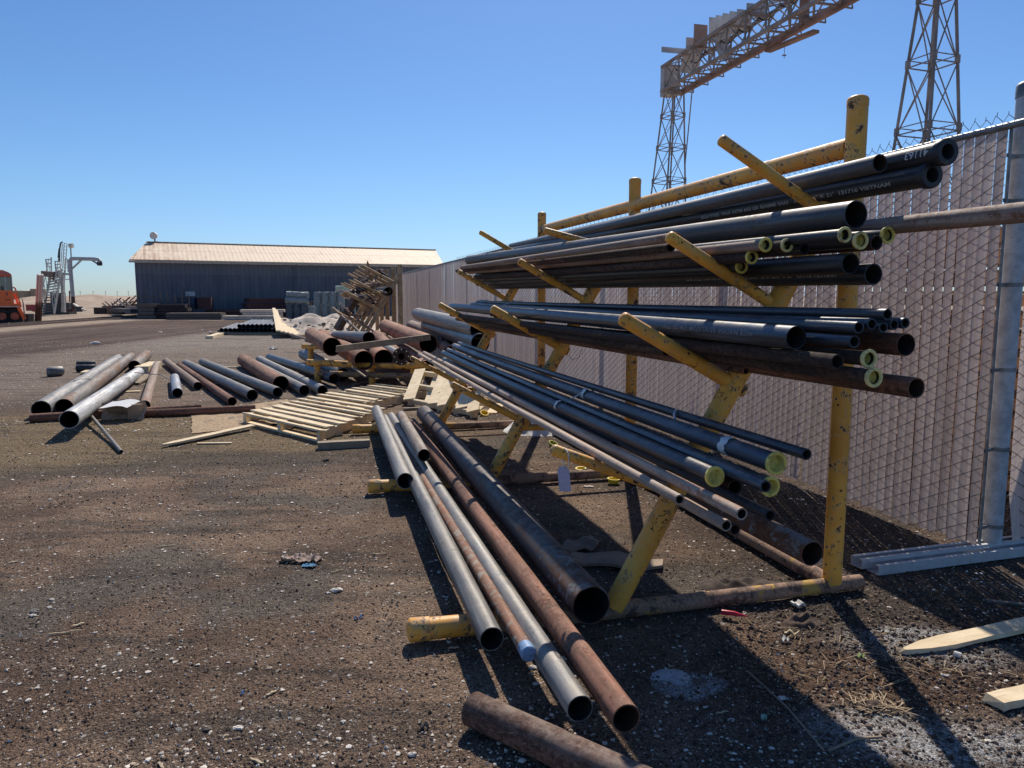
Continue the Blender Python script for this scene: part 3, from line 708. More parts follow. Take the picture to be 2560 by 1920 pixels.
# straps, tape, wire
def strap(label, pts, w, mat, name='strap'):
    m = MB(); m.tube(pts, w, 6, True); o = m.build(name, mat); return tag(o, label, name.replace('_',' '))
wh = flat('white_band',(.62,.64,.64),.5)
def around(u, s, z, r, a0=0, a1=360, n=20, sk=0): return [R(u+sk*k/n, s+math.cos(math.radians(a0+(a1-a0)*k/n))*r, z+math.sin(math.radians(a0+(a1-a0)*k/n))*r) for k in range(n+1)]
strap('white band hooked over the far end of the second tier bundle', [R(5.0,.79,1.35),R(5.02,.785,1.41),R(4.98,.72,1.449),R(4.97,.62,1.451)], .004, wh)
strap('white band over the second tier bundle above the middle arm', [R(3.6,.80,1.345),R(3.62,.795,1.41),R(3.58,.72,1.449),R(3.57,.62,1.451)], .004, wh)
def wrap(label, u, s, z, r, wdt, mat, name='tape_wrap'):
    m = MB(); n = 24
    vs = []; fs = []
    for k in range(n):
        a = 2*math.pi*k/n; rr = r+.0015+.0012*math.sin(k*2.3)
        for q in (0,1): vs.append(R(u+q*wdt+.006*math.sin(k*1.7+q), s+math.cos(a)*rr, z+math.sin(a)*rr))
    for k in range(n): k2=(k+1)%n; fs.append((2*k,2*k+1,2*k2+1,2*k2))
    m.add(vs, fs); return tag(m.build(name, mat, None, 60), label, 'tape')
wrap('white tape wrapped round the yellow capped pipe near its end', -.52,.9165,.9063,.0365,.05, flat('white_tape',(.66,.68,.70),.5))
wrap('frayed white band on the blue pipe above the hanging tag', 1.05,1.095,.8462,.0335,.035, wh)
wrap('white plastic band over the dark capped pipe at mid length', 1.05,.9196,.9078,.037,.045, wh)
strap('loose end of white banding hanging between the blue pipes', [R(1.08,.93,.94),R(1.10,.98,.90),R(1.14,1.01,.875)], .005, wh)
strap('scrap of white tape stuck on the highest slim blue pipe', [R(.02,.885,.975),R(.0,.905,.96),R(-.02,.91,.94)], .006, wh)
blk = flat('black_wire',(.015,.015,.016),.5)
strap('loose loop of thin black wire dangling under the second tier', [R(1.75,.80,1.16),R(1.72,.83,1.10),R(1.62,.83,1.075),R(1.52,.82,1.09),R(1.50,.80,1.15)], .0018, blk, 'wire')

# ------------------------------------------------------------------ fences
def fx(y): return 2.42-.27*(y-5.15)
FD = Vector((-.27,1,0)).normalized(); FN = Vector((-FD.y, FD.x, 0))   # FN points to the yard side (left)
F0 = Vector((fx(4.13), 4.13, 0))
def fence_panel(root, o0, d, nrm, L, seed=0, gap_first=0.0, dense=1.0):
    rr = random.Random(seed); PW = .0725; n = int(L/PW); top = 2.44
    m = MB()
    for i in range(n):
        x0 = i*PW + PW*.5 + gap_first; wv = rr.uniform(-.003,.003); tw = rr.uniform(-.05,.05); ww = .0345
        near = i < 60
        K_ = 8 if near else 1
        ln = [0]*(K_+1)
        for k in range(1, K_+1): ln[k] = ln[k-1]*.7 + rr.uniform(-.0035,.0035)
        loose = near and rr.random() < .16
        zb = .03+rr.uniform(0,.03); zt = top-rr.uniform(0,.02)
        b = len(m.v)
        for k in range(K_+1):
            z = zb+(zt-zb)*k/K_; 
            bend = (.05*max(0, 1-z/.6)**2*rr.uniform(.4,1) if loose else 0)
            c = o0 + d*(x0+wv+ln[k]+bend*.5) + nrm*(bend)
            tv = tw + (rr.uniform(-.04,.04) if near else 0)
            t2 = (d*math.cos(tv)+nrm*math.sin(tv))
            for sx, off in ((-1,0),(-.4,.0035),(.4,.0035),(1,0)):
                m.v.append(c+t2*ww*sx+nrm*off+Vector((0,0,z)))
        for k in range(K_):
            for q in range(3):
                a = b+k*4+q; m.f.append((a,a+1,a+5,a+4)); m.m.append(0)
    sl = flat('taupe_slat_plastic',(.215,.175,.155),.72,0,.14,2.5,.15, None)
    m.build('slats', slat_m, root)
    m = MB(); VP = .077; rws = int(top/VP)
    wr = .0022
    for i in range(n):
        for k in range(rws):
            z0 = .02+k*VP+(i%2)*VP/2; j = rr.uniform(-.003,.003)
            if z0+VP/2 > top: continue
            far_ = o0+d*((i+1)*PW+gap_first); near_ = o0+d*(i*PW+gap_first); mid_ = (far_+near_)/2
            a = far_+nrm*.005+Vector((0,0,z0+j)); b_ = mid_+nrm*.0085+Vector((0,0,z0+VP/4)); c_ = near_+nrm*.005+Vector((0,0,z0+VP/2+j))
            if i < 40: m.tube([a,b_,c_], wr, 5, False)
            else: m.tube([a,c_], wr*1.15, 3, False)
            if i < 70: m.tube([near_-nrm*.004+Vector((0,0,z0)), far_-nrm*.004+Vector((0,0,z0+VP/2))], wr, 3, False)
        if i < 220:   # twisted knuckles above the rail
            t_ = o0+d*(i*PW+gap_first)+Vector((0,0,top+.004)); h_ = .030+rr.uniform(-.008,.012)
            if i % 2 == 0 or i < 30:
                m.tube([t_+d*-.034, t_+nrm*.006+Vector((0,0,h_))+d*rr.uniform(-.01,.01), t_+d*.034], wr*.95, 4, False)
                m.tube([t_+nrm*.006+Vector((0,0,h_-.004)), t_+nrm*.002+Vector((0,0,h_+.018))+d*rr.uniform(-.015,.015)], wr*.9, 4, False)
    m.build('chain_link_mesh', wire_m, root)
def slat_material():
    t = NT('fence_slat'); v = t.coord('Object')
    vs = t.coord('Object', scale=(1/.0725*.966, 1/.0725*.966, .15))
    n = t.noise(t.coord('Object', scale=(9,9,.3)), 2, 3, .6); n2 = t.noise(v, 5, 5, .7)
    c = t.mix(t.ramp(n,.35,.65), (.60,.485,.435), (.74,.62,.56))
    c = t.mix(t.ramp(n2,.45,.75,0,.45), c, (.50,.40,.355))
    fine = t.noise(t.coord('Object', scale=(90,90,.6)), 3, 3, .7)
    c = t.mix(t.ramp(fine,.45,.65,0,.25), c, (.36,.28,.245))
    t.fin(c, .6, 0, t.bump(fine,.3,.002), .3)
    tl = t.n('ShaderNodeBsdfTranslucent'); t.put(tl.inputs[0], c); ms = t.n('ShaderNodeMixShader'); ms.inputs[0].default_value = .28
    t.t.links.new(t.b.outputs[0], ms.inputs[1]); t.t.links.new(tl.outputs[0], ms.inputs[2]); t.t.links.new(ms.outputs[0], t.out.inputs[0]); return t.m
slat_m = slat_material()
def galv_material(name='galvanised', lo=(.16,.165,.17), hi=(.32,.33,.34), rough=.5, me=.4):
    t = NT(name); v = t.coord(); n = t.noise(v, 12, 6, .7)
    c = t.mix(t.ramp(n,.35,.65), lo, hi); c = t.mix(t.ramp(t.noise(v,3,6,.7),.6,.68,0,.5), c, (.20,.13,.09))
    return t.fin(c, rough, me, t.bump(n,.2,.002), .4)
galv_m = galv_material()
post_m = galv_material('galvanised_post',(.38,.40,.42),(.58,.60,.62),.55,.1)
wire_m = galv_material('fence_wire',(.17,.15,.145),(.28,.26,.25),.5,.3)
fence = thing('chain_link_fence', 'long grey brown slatted chain link fence behind the yellow pipe rack', 'fence', F0)
LF = 30.5
fence_panel(fence, F0, FD, FN, LF, 4)
m = MB(); m.tube([F0-FD*.10+Vector((0,0,2.415)), F0+FD*LF+Vector((0,0,2.415))], .0205, 12)
m.build('top_rail', galv_m, fence, 40)
m = MB(); m.tube([F0+FN*-.02+Vector((0,0,.03)), F0+FN*-.02+Vector((0,0,2.42))], .009, 6); m.build('tension_bar', galv_m, fence, 40)
for k in range(1, 11):
    p = F0+FD*(2.95*k)-FN*.045
    m = MB(); m.tube([p, p+Vector((0,0,2.43))], .030, 14, True, .4); m.build('post', post_m, fence, 40)
CP = Vector((2.828,4.20,0))
m = MB(); m.tube([CP, CP+Vector((0,0,2.60))], .052, 32, True); m.build('corner_post', post_m, fence, 40)
m = MB(); m.tube([CP+Vector((0,0,2.58)), CP+Vector((0,0,2.64))], .056, 32, True, .55); m.build('post_cap', galv_m, fence, 40)
for z in (.16,.62,1.08,1.56,2.02,2.26):
    m = MB(); n = 28
    ring = [CP+Vector((math.cos(2*math.pi*k/n)*.0535, math.sin(2*math.pi*k/n)*.0535, z)) for k in range(n+1)]
    for k in range(n): m.bar(ring[k], ring[k+1], .003, .022)
    tgt = F0 + Vector((0,0,z)); m.bar(Vector((CP.x,CP.y,z))+(F0-CP).normalized()*.06, tgt, .004, .02)
    m.build('tension_band', galv_m, fence)
# second run of fence leaving the corner to the right
G0 = CP + Vector((.085,.015,0)); GD = Vector((.93,.36,0)).normalized(); GN = Vector((.36,-.93,0)).normalized()
fence2 = thing('chain_link_fence', 'short slatted fence run turning right from the thick corner post', 'fence', G0)
fence_panel(fence2, G0, GD, GN, 2.2, 11)
m = MB(); m.tube([G0+Vector((0,0,2.415)), G0+GD*2.3+Vector((0,0,2.415))], .0205, 12); m.build('top_rail', galv_m, fence2, 40)

# orange brown timber crates and pallets stacked behind the corner
for k in range(13):
    b0 = Vector((3.25,5.35,.02+.155*k*1.0)); d = Vector((1,.25,0)).normalized(); e = Vector((-.25,1,0))
    m = MB()
    for q in range(3): m.bar(b0+e*(q*.5)+Vector((0,0,.05)), b0+e*(q*.5)+d*1.2+Vector((0,0,.05)), .04, .09)
    for q in range(7): m.bar(b0+d*(.05+q*.18)+Vector((0,0,.108))-e*.02, b0+d*(.05+q*.18)+e*1.02+Vector((0,0,.108)), .10, .018)
    o = m.build('wooden_pallet', flat('orange_wood',(.50,.27,.12),.8,0,.25,5,.2)); tag(o, 'orange brown pallet in the stack glimpsed behind the fence corner', 'pallet', 'pallets stacked behind the fence corner')

# ------------------------------------------------------------------ loose pipes on the left
def gp(label, a, b, D, kind, **k): return pipe(label, a, b, D, kind, k.pop('wall', .007), 28, **k)
g1 = gp('leftmost long grey pipe tied with thin wire, on the ground', (-5.778, 8.93, 0.111), (-8.658, 16.139, 0.111), .222, 'grey')
g2 = gp('long grey pipe streaked with orange beside the leftmost one', (-5.632, 9.152, 0.107), (-8.682, 16.716, 0.107), .214, 'greyrust')
gp('short grey pipe with orange stripe at the far end of the wired pair', (-7.493, 14.543, 0.113), (-8.627, 17.326, 0.113), .225, 'greyrust')
gp('whitish galvanised pipe raised across a rust red beam', (-4.658, 7.642, 0.205), (-6.859, 13.442, 0.1), .192, 'galv')
gp('thin grey conduit poking out from under the galvanised pipe', (-3.739, 6.915, 0.018), (-5.074, 8.72, 0.1), .036, 'grey', wall=.003)
gp('grey pipe with pinkish rust lying behind the cardboard box', (-4.80,9.52,.075), (-7.15,14.75,.12), .136, 'rosy')
gp('short bluish stub of pipe lying alone on the dirt', (-4.93,10.75,.075), (-5.88,12.75,.078), .150, 'galv2')
gp('orange brown pipe touching the far end of the pinkish pipe', (-5.0,11.63,.07), (-7.55,16.0,.08), .136, 'rosy')
gp('slim rust red pipe between orange brown and blue grey pipes', (-3.82,9.95,.065), (-6.9,15.2,.07), .122, 'rust')
gp('blue grey pipe with rusty underside among the middle ground pipes', (-3.72,10.45,.085), (-6.85,15.4,.085), .165, 'grey')
gp('blue grey pipe with pale bands, right one of the middle pair', (-3.45,10.75,.085), (-6.65,15.75,.085), .155, 'grey')
gp('fat rust red pipe on the ground between blue grey pipes', (-3.62,11.45,.128), (-5.75,15.7,.128), .250, 'orange')
gp('grey pipe with worn bright end just right of the fat red pipe', (-3.12,10.98,.085), (-5.9,16.3,.085), .165, 'grey')
gp('grey pipe with shaded open end, second right of the fat red pipe', (-2.86,11.02,.08), (-5.65,16.4,.085), .158, 'grey')
gp('blue pipe with weld seam lying against the low yellow stand', (-2.93,12.05,.14), (-5.35,16.2,.14), .180, 'blue')
gp('wide grey pipe piece hidden behind the blue seamed pipe', (-2.95,12.75,.13), (-4.3,15.2,.30), .24, 'grey')
# rust red beam under the wired pipes
bm_ = gp('rust red pipe lying crosswise under the wired grey pipes', (-5.72,8.62,.055), (-4.02,9.42,.055), .105, 'rust')
gp('thin rust red pipe continuing behind the cardboard box', (-4.55,9.0,.05), (-3.32,9.42,.05), .10, 'rust')
for lb, u_ in (('thin black wire binding the near part of the grey pair', .28),('thin black wire looped over the far part of the grey pair', .88)):
    a = Vector((-5.778, 8.93, 0.111)).lerp(Vector((-8.658, 16.139, 0.111)), u_); b = Vector((-5.632, 9.152, 0.107)).lerp(Vector((-8.682, 16.716, 0.107)), u_)
    x = (b-a).normalized(); pts = []
    for k in range(9):
        an = math.pi*(1-k/8); pts.append((a+b)/2 + x*math.cos(an)*.275 + Vector((0,0,math.sin(an)*.125+.01)))
    strap(lb, pts, .006, blk, 'wire')
strap('grey wire stretched from the galvanised pipe to the rust pipes', [(-6.5,12.5,.2),(-5.95,12.4,.17),(-5.45,12.1,.02),(-5.0,12.1,.02),(-4.6,12.35,.16)], .008, flat('grey_wire',(.35,.32,.29),.6), 'wire')
# elbows
def elbow(label, c, ang, r, R0, kind, turn=50):
    m = MB(); pts = []; c = Vector(c)
    for k in range(9):
        t = math.radians(turn)*k/8
        p = Vector((math.sin(t)*R0, (1-math.cos(t))*R0, 0)); ca, sa = math.cos(ang), math.sin(ang)
        pts.append(c+Vector((p.x*ca-p.y*sa, p.x*sa+p.y*ca, r)))
    m.tube(pts, r, 20, False); m.mat(1).tube(pts, r*.93, 20, False)
    o = m.build('pipe_elbow', [pipe_mat(kind), inside_mat()], None, 60); return tag(o, label, 'pipe elbow')
elbow('grey pipe elbow alone on the gravel', (-8.636, 13.608, 0), .35, .095, .22, 'grey', 60)
elbow('black pipe elbow, upper of the pair behind the long pipes', (-9.057, 15.282, 0), .1, .075, .32, 'dark', 55)
elbow('black pipe elbow, lower of the pair behind the long pipes', (-8.565, 14.441, 0), .0, .075, .32, 'dark', 55)

def board(label, a, b, w, th, kind='new', name='timber_board', ends=None, roll=0, cat='board', tipcut=False):
    a = Vector(a); b = Vector(b); L = (b-a).length; d = (b-a).normalized()
    up = Vector((0,0,1)) if abs(d.z) < .9 else Vector((0,1,0)); y = up.cross(d).normalized(); z = d.cross(y)
    if roll: q = Matrix.Rotation(roll, 3, d); y = q @ y; z = q @ z
    n = 8; v = []; f = []; rr = random.Random(len(label)*7)
    for i in range(n+1):
        t = i/n; x = t*L
        w0 = w/2
        if tipcut and i == 0: w0 = w*.12
        if tipcut and i == 1: w0 = w*.42
        for sy, sz in ((-1,0),(1,0),(1,1),(-1,1)):
            jj = rr.uniform(-.003,.003)
            v.append((x+ (rr.uniform(-.01,.01) if i in (0,n) else 0), sy*w0+jj, sz*th))
    for i in range(n):
        for k in range(4): f.append((i*4+k, i*4+(k+1)%4, (i+1)*4+(k+1)%4, (i+1)*4+k))
    f.append((3,2,1,0)); f.append((n*4,n*4+1,n*4+2,n*4+3))
    o = mkobj(name, v, f, wood_mat(kind)); o.matrix_world = Matrix.Translation(a) @ Matrix((d,y,z)).transposed().to_4x4(); ORG[o.name] = a
    return tag(o, label, cat)

def pallet(label, c, ex, ey, Lx, Ly, nsl=8, tilt=None, h=.125, miss=(), kind='new', slatw=.088):
    """ex: direction of the slats, ey: direction across them; c: near left corner on the ground"""
    c = Vector(c); ex = Vector(ex).normalized(); ey = Vector(ey).normalized(); ez = ex.cross(ey).normalized()
    if ez.z < 0: ez = -ez
    root = thing('wooden_pallet', label, 'pallet', c)
    rr = random.Random(len(label))
    wm = wood_mat(kind)
    for q in range(3):
        m = MB(); x = .02 + q*(Lx-.078)/2+.02
        m.bar(c+ex*x+ez*(h*.5), c+ex*x+ey*Ly+ez*(h*.5), .038, h-.038, up=ez); m.build('stringer', wm, root)
    for i in range(nsl):
        if i in miss: continue
        y = .045 + i*(Ly-.09)/(nsl-1); j = rr.uniform(-.022,.022); jl = rr.uniform(-.03,.03)
        m = MB(); z = h-.009+.001
        m.bar(c+ex*jl+ey*(y+j)+ez*z, c+ex*(Lx+jl)+ey*(y-j)+ez*(z+rr.uniform(0,.012)), slatw+rr.uniform(-.02,.012), .018, up=(ez+ey*rr.uniform(-.10,.22)).normalized()); m.build('slat', wm, root)
    for i in range(5):
        y = .05+i*(Ly-.1)/4; m = MB(); m.bar(c+ey*y+ez*.010, c+ex*Lx+ey*y+ez*.010, .09, .016, up=ez); m.build('bottom_slat', wm, root)
    return root
La, Na, Fa = Vector((-3.179, 8.586, 0.125)), Vector((-1.963, 7.422, 0.125)), Vector((-2.799, 10.089, 0.125)); dz = Vector((0,0,-.125))
pallet('new pale pallet lying nearest the camera', La+dz, Na-La, Fa-La, (Na-La).length, (Fa-La).length, 8, slatw=.105)
Lb_, Nb_, Fb_ = Vector((-2.715, 10.189, 0.13)), Vector((-1.874, 9.419, 0.13)), Vector((-2.089, 11.501, 0.13))
pallet('new pale pallet lying behind the nearest pallet', Lb_+dz, Nb_-Lb_, Fb_-Lb_, (Nb_-Lb_).length, (Fb_-Lb_).length, 8, slatw=.095)
# the tilted pallet with open gaps
ta = Vector((-1.425, 10.059, 0.0)); tb = Vector((-0.438, 8.915, 0.0)); tc = Vector((-1.39, 11.319, 0.3))
pallet('tilted pallet with wide gaps between its uneven boards', ta, (tc-ta), (tb-ta), (tc-ta).length*.95, (tb-ta).length, 8, h=.11, miss=(1,2), slatw=.165)
board('long split board with pointed end left of the nearest pallet', (-3.477, 7.205, 0.01), (-2.915, 8.189, 0.035), .10, .022, 'new', tipcut=True)
board('loose pallet board leaning over the edge of the tilted pallet', (-0.901, 9.733, 0.02), (-0.829, 11.191, 0.22), .12, .02, 'new')
board('short pale offcut lying between the tilted pallet and the rack leg', (-0.505, 9.26, 0.0), (-0.419, 9.47, 0.06), .13, .02, 'new')
board('pale offcut furthest right beside the small yellow cap', (-0.269, 9.26, 0.0), (-0.158, 9.724, 0.05), .14, .02, 'new')
board('narrow splintered board lying under the tilted pallet', (-1.429, 9.587, 0.0), (-0.994, 9.77, 0.0), .06, .03, 'old')
board('loose dark lath lying behind the second pallet', (-2.642, 12.164, 0.02), (-2.282, 13.149, 0.02), .06, .02, 'old')
board('thin sliver of wood below the pointed board', (-3.211, 7.369, 0.0), (-2.866, 7.393, 0.0), .04, .012)
board('split timber chunk lying below the nearest pallet', (-1.91, 7.119, 0.0), (-1.43, 7.253, 0.0), .09, .07, 'old')
board('pale board lying behind the galvanised pipe', (-6.363, 12.307, 0.01), (-6.601, 13.308, 0.05), .16, .03, 'old')
board('curled wood offcut beside the pinkish pipe', (-6.037, 11.425, 0.0), (-5.848, 11.481, 0.0), .10, .015)
board('sawn block by the far end of the pinkish pipe', (-7.217, 14.267, 0.0), (-7.483, 15.382, 0.0), .25, .13)
board('white painted slat lying across the far ground pipes', (-8.178, 13.981, 0.03), (-8.526, 14.977, 0.03), .12, .02, 'new')
board('thin pale lath lying in front of the middle ground pipes', (-6.098, 15.177, 0.02), (-5.677, 15.177, 0.02), .06, .02, 'new')
# worn particle board
m = MB(); q = [(-4.076, 9.253, 0.012), (-3.26, 10.561, 0.012), (-2.284, 8.828, 0.012), (-3.487, 7.889, 0.012)]
def osb(u, v):
    p = Vector(q[3]).lerp(Vector(q[2]), u).lerp(Vector(q[0]).lerp(Vector(q[1]), u), v); rr = noise.noise(Vector((u*9,v*9,1)))
    e = .03*noise.noise(Vector((u*7,v*7,4)))
    return (p.x+e, p.y+e, .012+.012*rr)
m.sheet(osb, 20, 12)
t = NT('worn_particle_board'); v = t.coord(); n = t.vor(v, 26); n2 = t.noise(v, 1.9, 7, .7)
c = t.mix(t.ramp(n,.1,.6), (.48,.35,.20), (.30,.20,.11)); c = t.mix(t.ramp(n2,.52,.58,0,.92), c, (.13,.10,.062))
o = m.build('particle_board', t.fin(c, .85, 0, t.bump(n,.4,.004))); tag(o, 'worn flake board sheet half buried in soil beside the nearest pallet', 'board')
# cardboard with a sheet of paper
cb = thing('cardboard_box', 'crushed cardboard box on the crosswise rust red pipe', 'box', (-4.787, 8.968, 0))
c0 = Vector((-4.723, 8.848, 0.02))
m = MB()
def crump(ox, oy, w_, h_, ang, tl, sd):
    ca, sa = math.cos(ang), math.sin(ang)
    m.sheet(lambda u,v: (c0.x+ox+(u-.5)*w_*ca-(tl*v)*sa+.02*noise.noise(Vector((u*4,v*4,sd))), c0.y+oy+(u-.5)*w_*sa+(tl*v)*ca+.03*noise.noise(Vector((u*4,v*3,sd+5))), -.01+v*h_*(1-.25*abs(u-.4))+.02*noise.noise(Vector((u*5,v*5,sd)))), 8, 5)
crump(-.10,.0,.30,.24,.35,.05,1); crump(.14,-.02,.26,.22,-.4,.08,2); crump(.0,.14,.42,.25,.1,-.04,3); crump(-.22,.08,.2,.2,1.3,.02,4); crump(.0,.1,.40,.20,.15,-.16,6)
m.build('carton', flat('cardboard',(.46,.35,.26),.9), cb)
m = MB(); m.box(c0+Vector((.17,-.06,.09)), (.16,.012,.2), Matrix.Rotation(.5,3,'Z') @ Matrix.Rotation(.4,3,'X')); m.build('flap', flat('cardboard',(.46,.35,.26),.9), cb)
m = MB(); p0 = c0+Vector((-.06,-.14,.21))
m.sheet(lambda u,v: (p0.x-.13+u*.34+.05*v, p0.y-.06+v*.22, p0.z-.06+.05*v+.05*math.sin(u*3)*u), 6, 4)
tag(m.build('paper_sheet', flat('bright_paper',(.78,.77,.75),.7,0,.05), None, 60), 'curled sheet of white paper on the cardboard box', 'paper')
# ash coloured heap left of the beam end
def heap(name, label, c, rx, ry, h, mat, n=26, rough=.35, kind=None, cat=None, seed=0, sc=2.5):
    m = MB(); c = Vector(c)
    def fn(u, v):
        a = 2*math.pi*u; r = v; x = math.cos(a)*rx*r; y = math.sin(a)*ry*r
        k = (1-r*r)**1.3*h*(1+rough*noise.noise(Vector((x*sc+seed, y*sc, seed))) ) + (.04*h*noise.noise(Vector((x*sc*4,y*sc*4,seed))) if r < .97 else 0)
        return (c.x+x*(1+.15*noise.noise(Vector((math.cos(a)*2,math.sin(a)*2,seed)))), c.y+y, c.z+k-.01)
    m.sheet(fn, n*2, n); o = m.build(name, mat, None, 80); return tag(o, label, cat, None, kind)

# ------------------------------------------------------------------ low yellow stand with the big pipes
ls = thing('low_pipe_stand', 'low yellow steel stand carrying fat rusty pipes behind the pallets', 'stand', (-2.651, 12.456, 0))
ym = yellow_mat('far')
stand = [((-3.46, 12.4, 0.381), (-2.623, 12.2, 0.362), .055), ((-4.039, 14.2, 0.526), (-3.604, 14.0, 0.531), .05), ((-2.623, 12.2, 0.346), (-1.384, 11.9, 0.367), .05)]
for a, b, r in stand: m = MB(); m.tube([a, b], r, 14, True); m.build('cross_bar', ym, ls, 40)
for a, z in (((-3.292, 12.4, 0.374),0),((-3.891, 14.2, 0.508),0),((-2.336, 12.2, 0.377),0),((-1.618, 12.0, 0.365),0)):
    a = Vector(a); m = MB(); m.tube([(a.x,a.y,0), a], .055, 14, True); m.build('post', ym, ls, 40)
m = MB(); m.tube([(-3.297, 12.4, 0.189), (-1.313, 11.9, 0.198)], .05, 12); m.build('floor_bar', rustbar_mat(), ls, 40)
def bp_(label, a, b, D, kind, **k): return pipe(label, a, b, D, kind, k.pop('wall',.010), 36, **k)
bp_('fat pipe with rusty top, highest at the left of the low stand', (-2.914, 11.9, 0.676), (-4.628, 17.0, 0.615), .305, 'orange')
bp_('fat rusty pipe whose dark mouth sits right of the yellow bar', (-2.4, 11.9, 0.453), (-4.518, 17.5, 0.557), .325, 'orange')
bp_('fat black mouthed pipe in the middle of the low stand', (-2.097, 12.0, 0.466), (-3.789, 17.5, 0.503), .325, 'orange')
bp_('fat dark mouthed pipe under the flanged pipe', (-1.78, 12.1, 0.401), (-3.299, 18.0, 0.53), .265, 'orange')
bp_('short grey pipe lying sideways above the low stand pipes', (-2.527, 13.0, 0.749), (-3.626, 15.2, 0.662), .235, 'grey')
bp_('fattest rusty pipe at the back right of the low stand', (-1.452, 12.8, 0.666), (-3.17, 18.5, 0.741), .33, 'orange')
bp_('pale rusty pipe right of the fattest one', (-1.148, 13.2, 0.724), (-2.564, 18.8, 0.752), .245, 'rosy')
bp_('dark pipe poking out low at the right of the low stand', (-1.385, 11.9, 0.338), (-2.598, 17.0, 0.333), .24, 'orange')
bp_('rust red pipe end showing behind the slim rack pipes', (-0.989, 11.6, 0.618), (-1.656, 16.0, 0.599), .20, 'orange')
bp_('large grey pipe with slanting cut lying beneath the second tier tips', (-0.457, 10.2, 1.031), (-2.067, 16.2, 1.102), .26, 'grey')
bp_('large grey pipe with rusty rim below the slant cut one', (-0.43, 10.0, 0.861), (-1.849, 16.0, 0.854), .26, 'blue')
fp = bp_('slim grey pipe with a bolted round flange on its mouth', (-1.762, 11.7, 0.536), (-2.347, 13.6, 0.55), .15, 'grey')
v_, f_ = lathe([(.055,-.004),(.055,.03),(.142,.03),(.142,-.004),(.055,-.004)], 32); mkobj('flange', v_, f_, pipe_mat('brown'), fp, None, 40)
for k in range(8):
    a = 2*math.pi*k/8; cx, cy = math.cos(a)*.115, math.sin(a)*.115
    v_, f_ = lathe([(.0005,-.016),(.012,-.014),(.012,-.002)], 8)
    mkobj('bolt', [(x+cx,y+cy,z) for x,y,z in v_], f_, flat('bright_bolt',(.55,.53,.5),.5), fp)
board('long weathered plank laid across the fat pipes', (-2.743, 11.5, 0.619), (-1.383, 12.4, 0.756), .06, .10, 'old')
board('thin rusty strip leaning in the shade under the low stand', (-2.552, 11.7, 0.357), (-2.307, 11.5, 0.227), .03, .02, 'old')
heap('plastic_bag', 'crumpled clear white plastic bag beside the tilted pallet', (-1.581, 12.421, 0.02), .13, .10, .17, flat('white_plastic',(.62,.62,.63),.35), 14, .9, None, 'bag', 3, 9)
board('broken brown timber behind the pallets', (-1.874, 12.436, 0.05), (-1.557, 12.236, 0.12), .12, .06, 'old')

# ------------------------------------------------------------------ the far rack and the scrap on it
far_rack = thing('pipe_rack', 'further rusty rack crowded with scrap metal beside the fence', 'pipe rack', R(19.4,0,0))
rr = random.Random(21)
fr_m = flat('faded_rack_paint',(.52,.33,.17),.8,0,.35,5,.2)
def far_frame(root, u, full=True):
    m = MB(); m.tube([R(u,0,0), R(u,0,2.43)], .075, 10); m.build('post', fr_m, root, 40)
    m = MB(); m.tube([R(u,1.25,.0), R(u,.03,2.09)], .065, 10); m.build('leg', fr_m, root, 50)
    for s0, z0 in [(.9,.50),(.58,1.075),(.364,1.437),(.12,1.868)]:
        m = MB(); dl = rr.uniform(-.05,.12); m.tube([R(u,s0,z0), R(u,s0+.95+dl,z0+.50+dl*.5)], .038, 8); m.build('arm', fr_m, root)
for u in (19.4, 21.3, 23.6, 25.9, 28.2): far_frame(far_rack, u)
for z, s in ((.05,0),(.05,1.2)):
    m = MB(); m.tube([R(19.3,s,z), R(28.4,s,z)], .05, 8); m.build('ground_rail', rustbar_mat(), far_rack)
SL2 = 'rusty length of scrap steel jumbled on the far rack'; scrap_m = [flat('scrap_rust',(.22,.13,.09),.85,.0,.4,5,.3), flat('scrap_pale',(.50,.38,.30),.8,0,.3,5,.3), flat('scrap_dark',(.045,.04,.04),.7,.1,.3,5,.3)]
for i in range(80):
    j = rr.choice([0,1,1,2,2,3]); s0, z0 = [(.9,.50),(.58,1.075),(.364,1.437),(.12,1.868)][j]
    ds = rr.uniform(.05,.75); u0 = rr.uniform(18.6,24.6); L = rr.uniform(1.6,4.6)
    a = R(u0, s0+ds, z0+.53*ds+.06+rr.uniform(0,.22)); b = R(u0+L, s0+ds+rr.uniform(-.35,.35), z0+.53*ds+.06+rr.uniform(-.05,.32))
    m = MB(); w_ = rr.choice([.04,.05,.06,.09])
    if rr.random() < .55: m.tube([a,b], w_*.6, 8)
    else: m.bar(a,b,w_,.012); m.bar(a+Vector((0,0,w_/2)),b+Vector((0,0,w_/2)),.012,w_)
    tag(m.build('scrap_bar', scrap_m[rr.choice([0,0,1,2])]), SL2, 'scrap metal', 'scrap lengths piled on the far rack')
for i in range(12):
    a = R(rr.uniform(16.8,19.2), rr.uniform(.8,2.8), rr.uniform(.02,.15)); an = rr.uniform(0,3.1)
    m = MB(); m.tube([a, a+Vector((math.cos(an)*1.2, math.sin(an)*1.2, rr.uniform(.0,.5)))], .03, 6)
    tag(m.build('scrap_bar', scrap_m[rr.choice([0,1,2])]), 'bent piece of scrap steel lying before the far rack', 'scrap metal', 'scrap lying on the ground before the far rack')
pipe('pair of long rusty bars sloping off the far rack, left one', R(16.6,1.25,.42), R(20.5,1.95,1.12), .07, 'rosy')
pipe('pair of long rusty bars sloping off the far rack, right one', R(16.3,.85,.42), R(20.5,1.65,1.14), .06, 'rust')
pipe('big black mouthed pipe on the far rack beneath its highest arms', R(18.9,.40,1.62), R(22,.4,1.66), .26, 'dark')
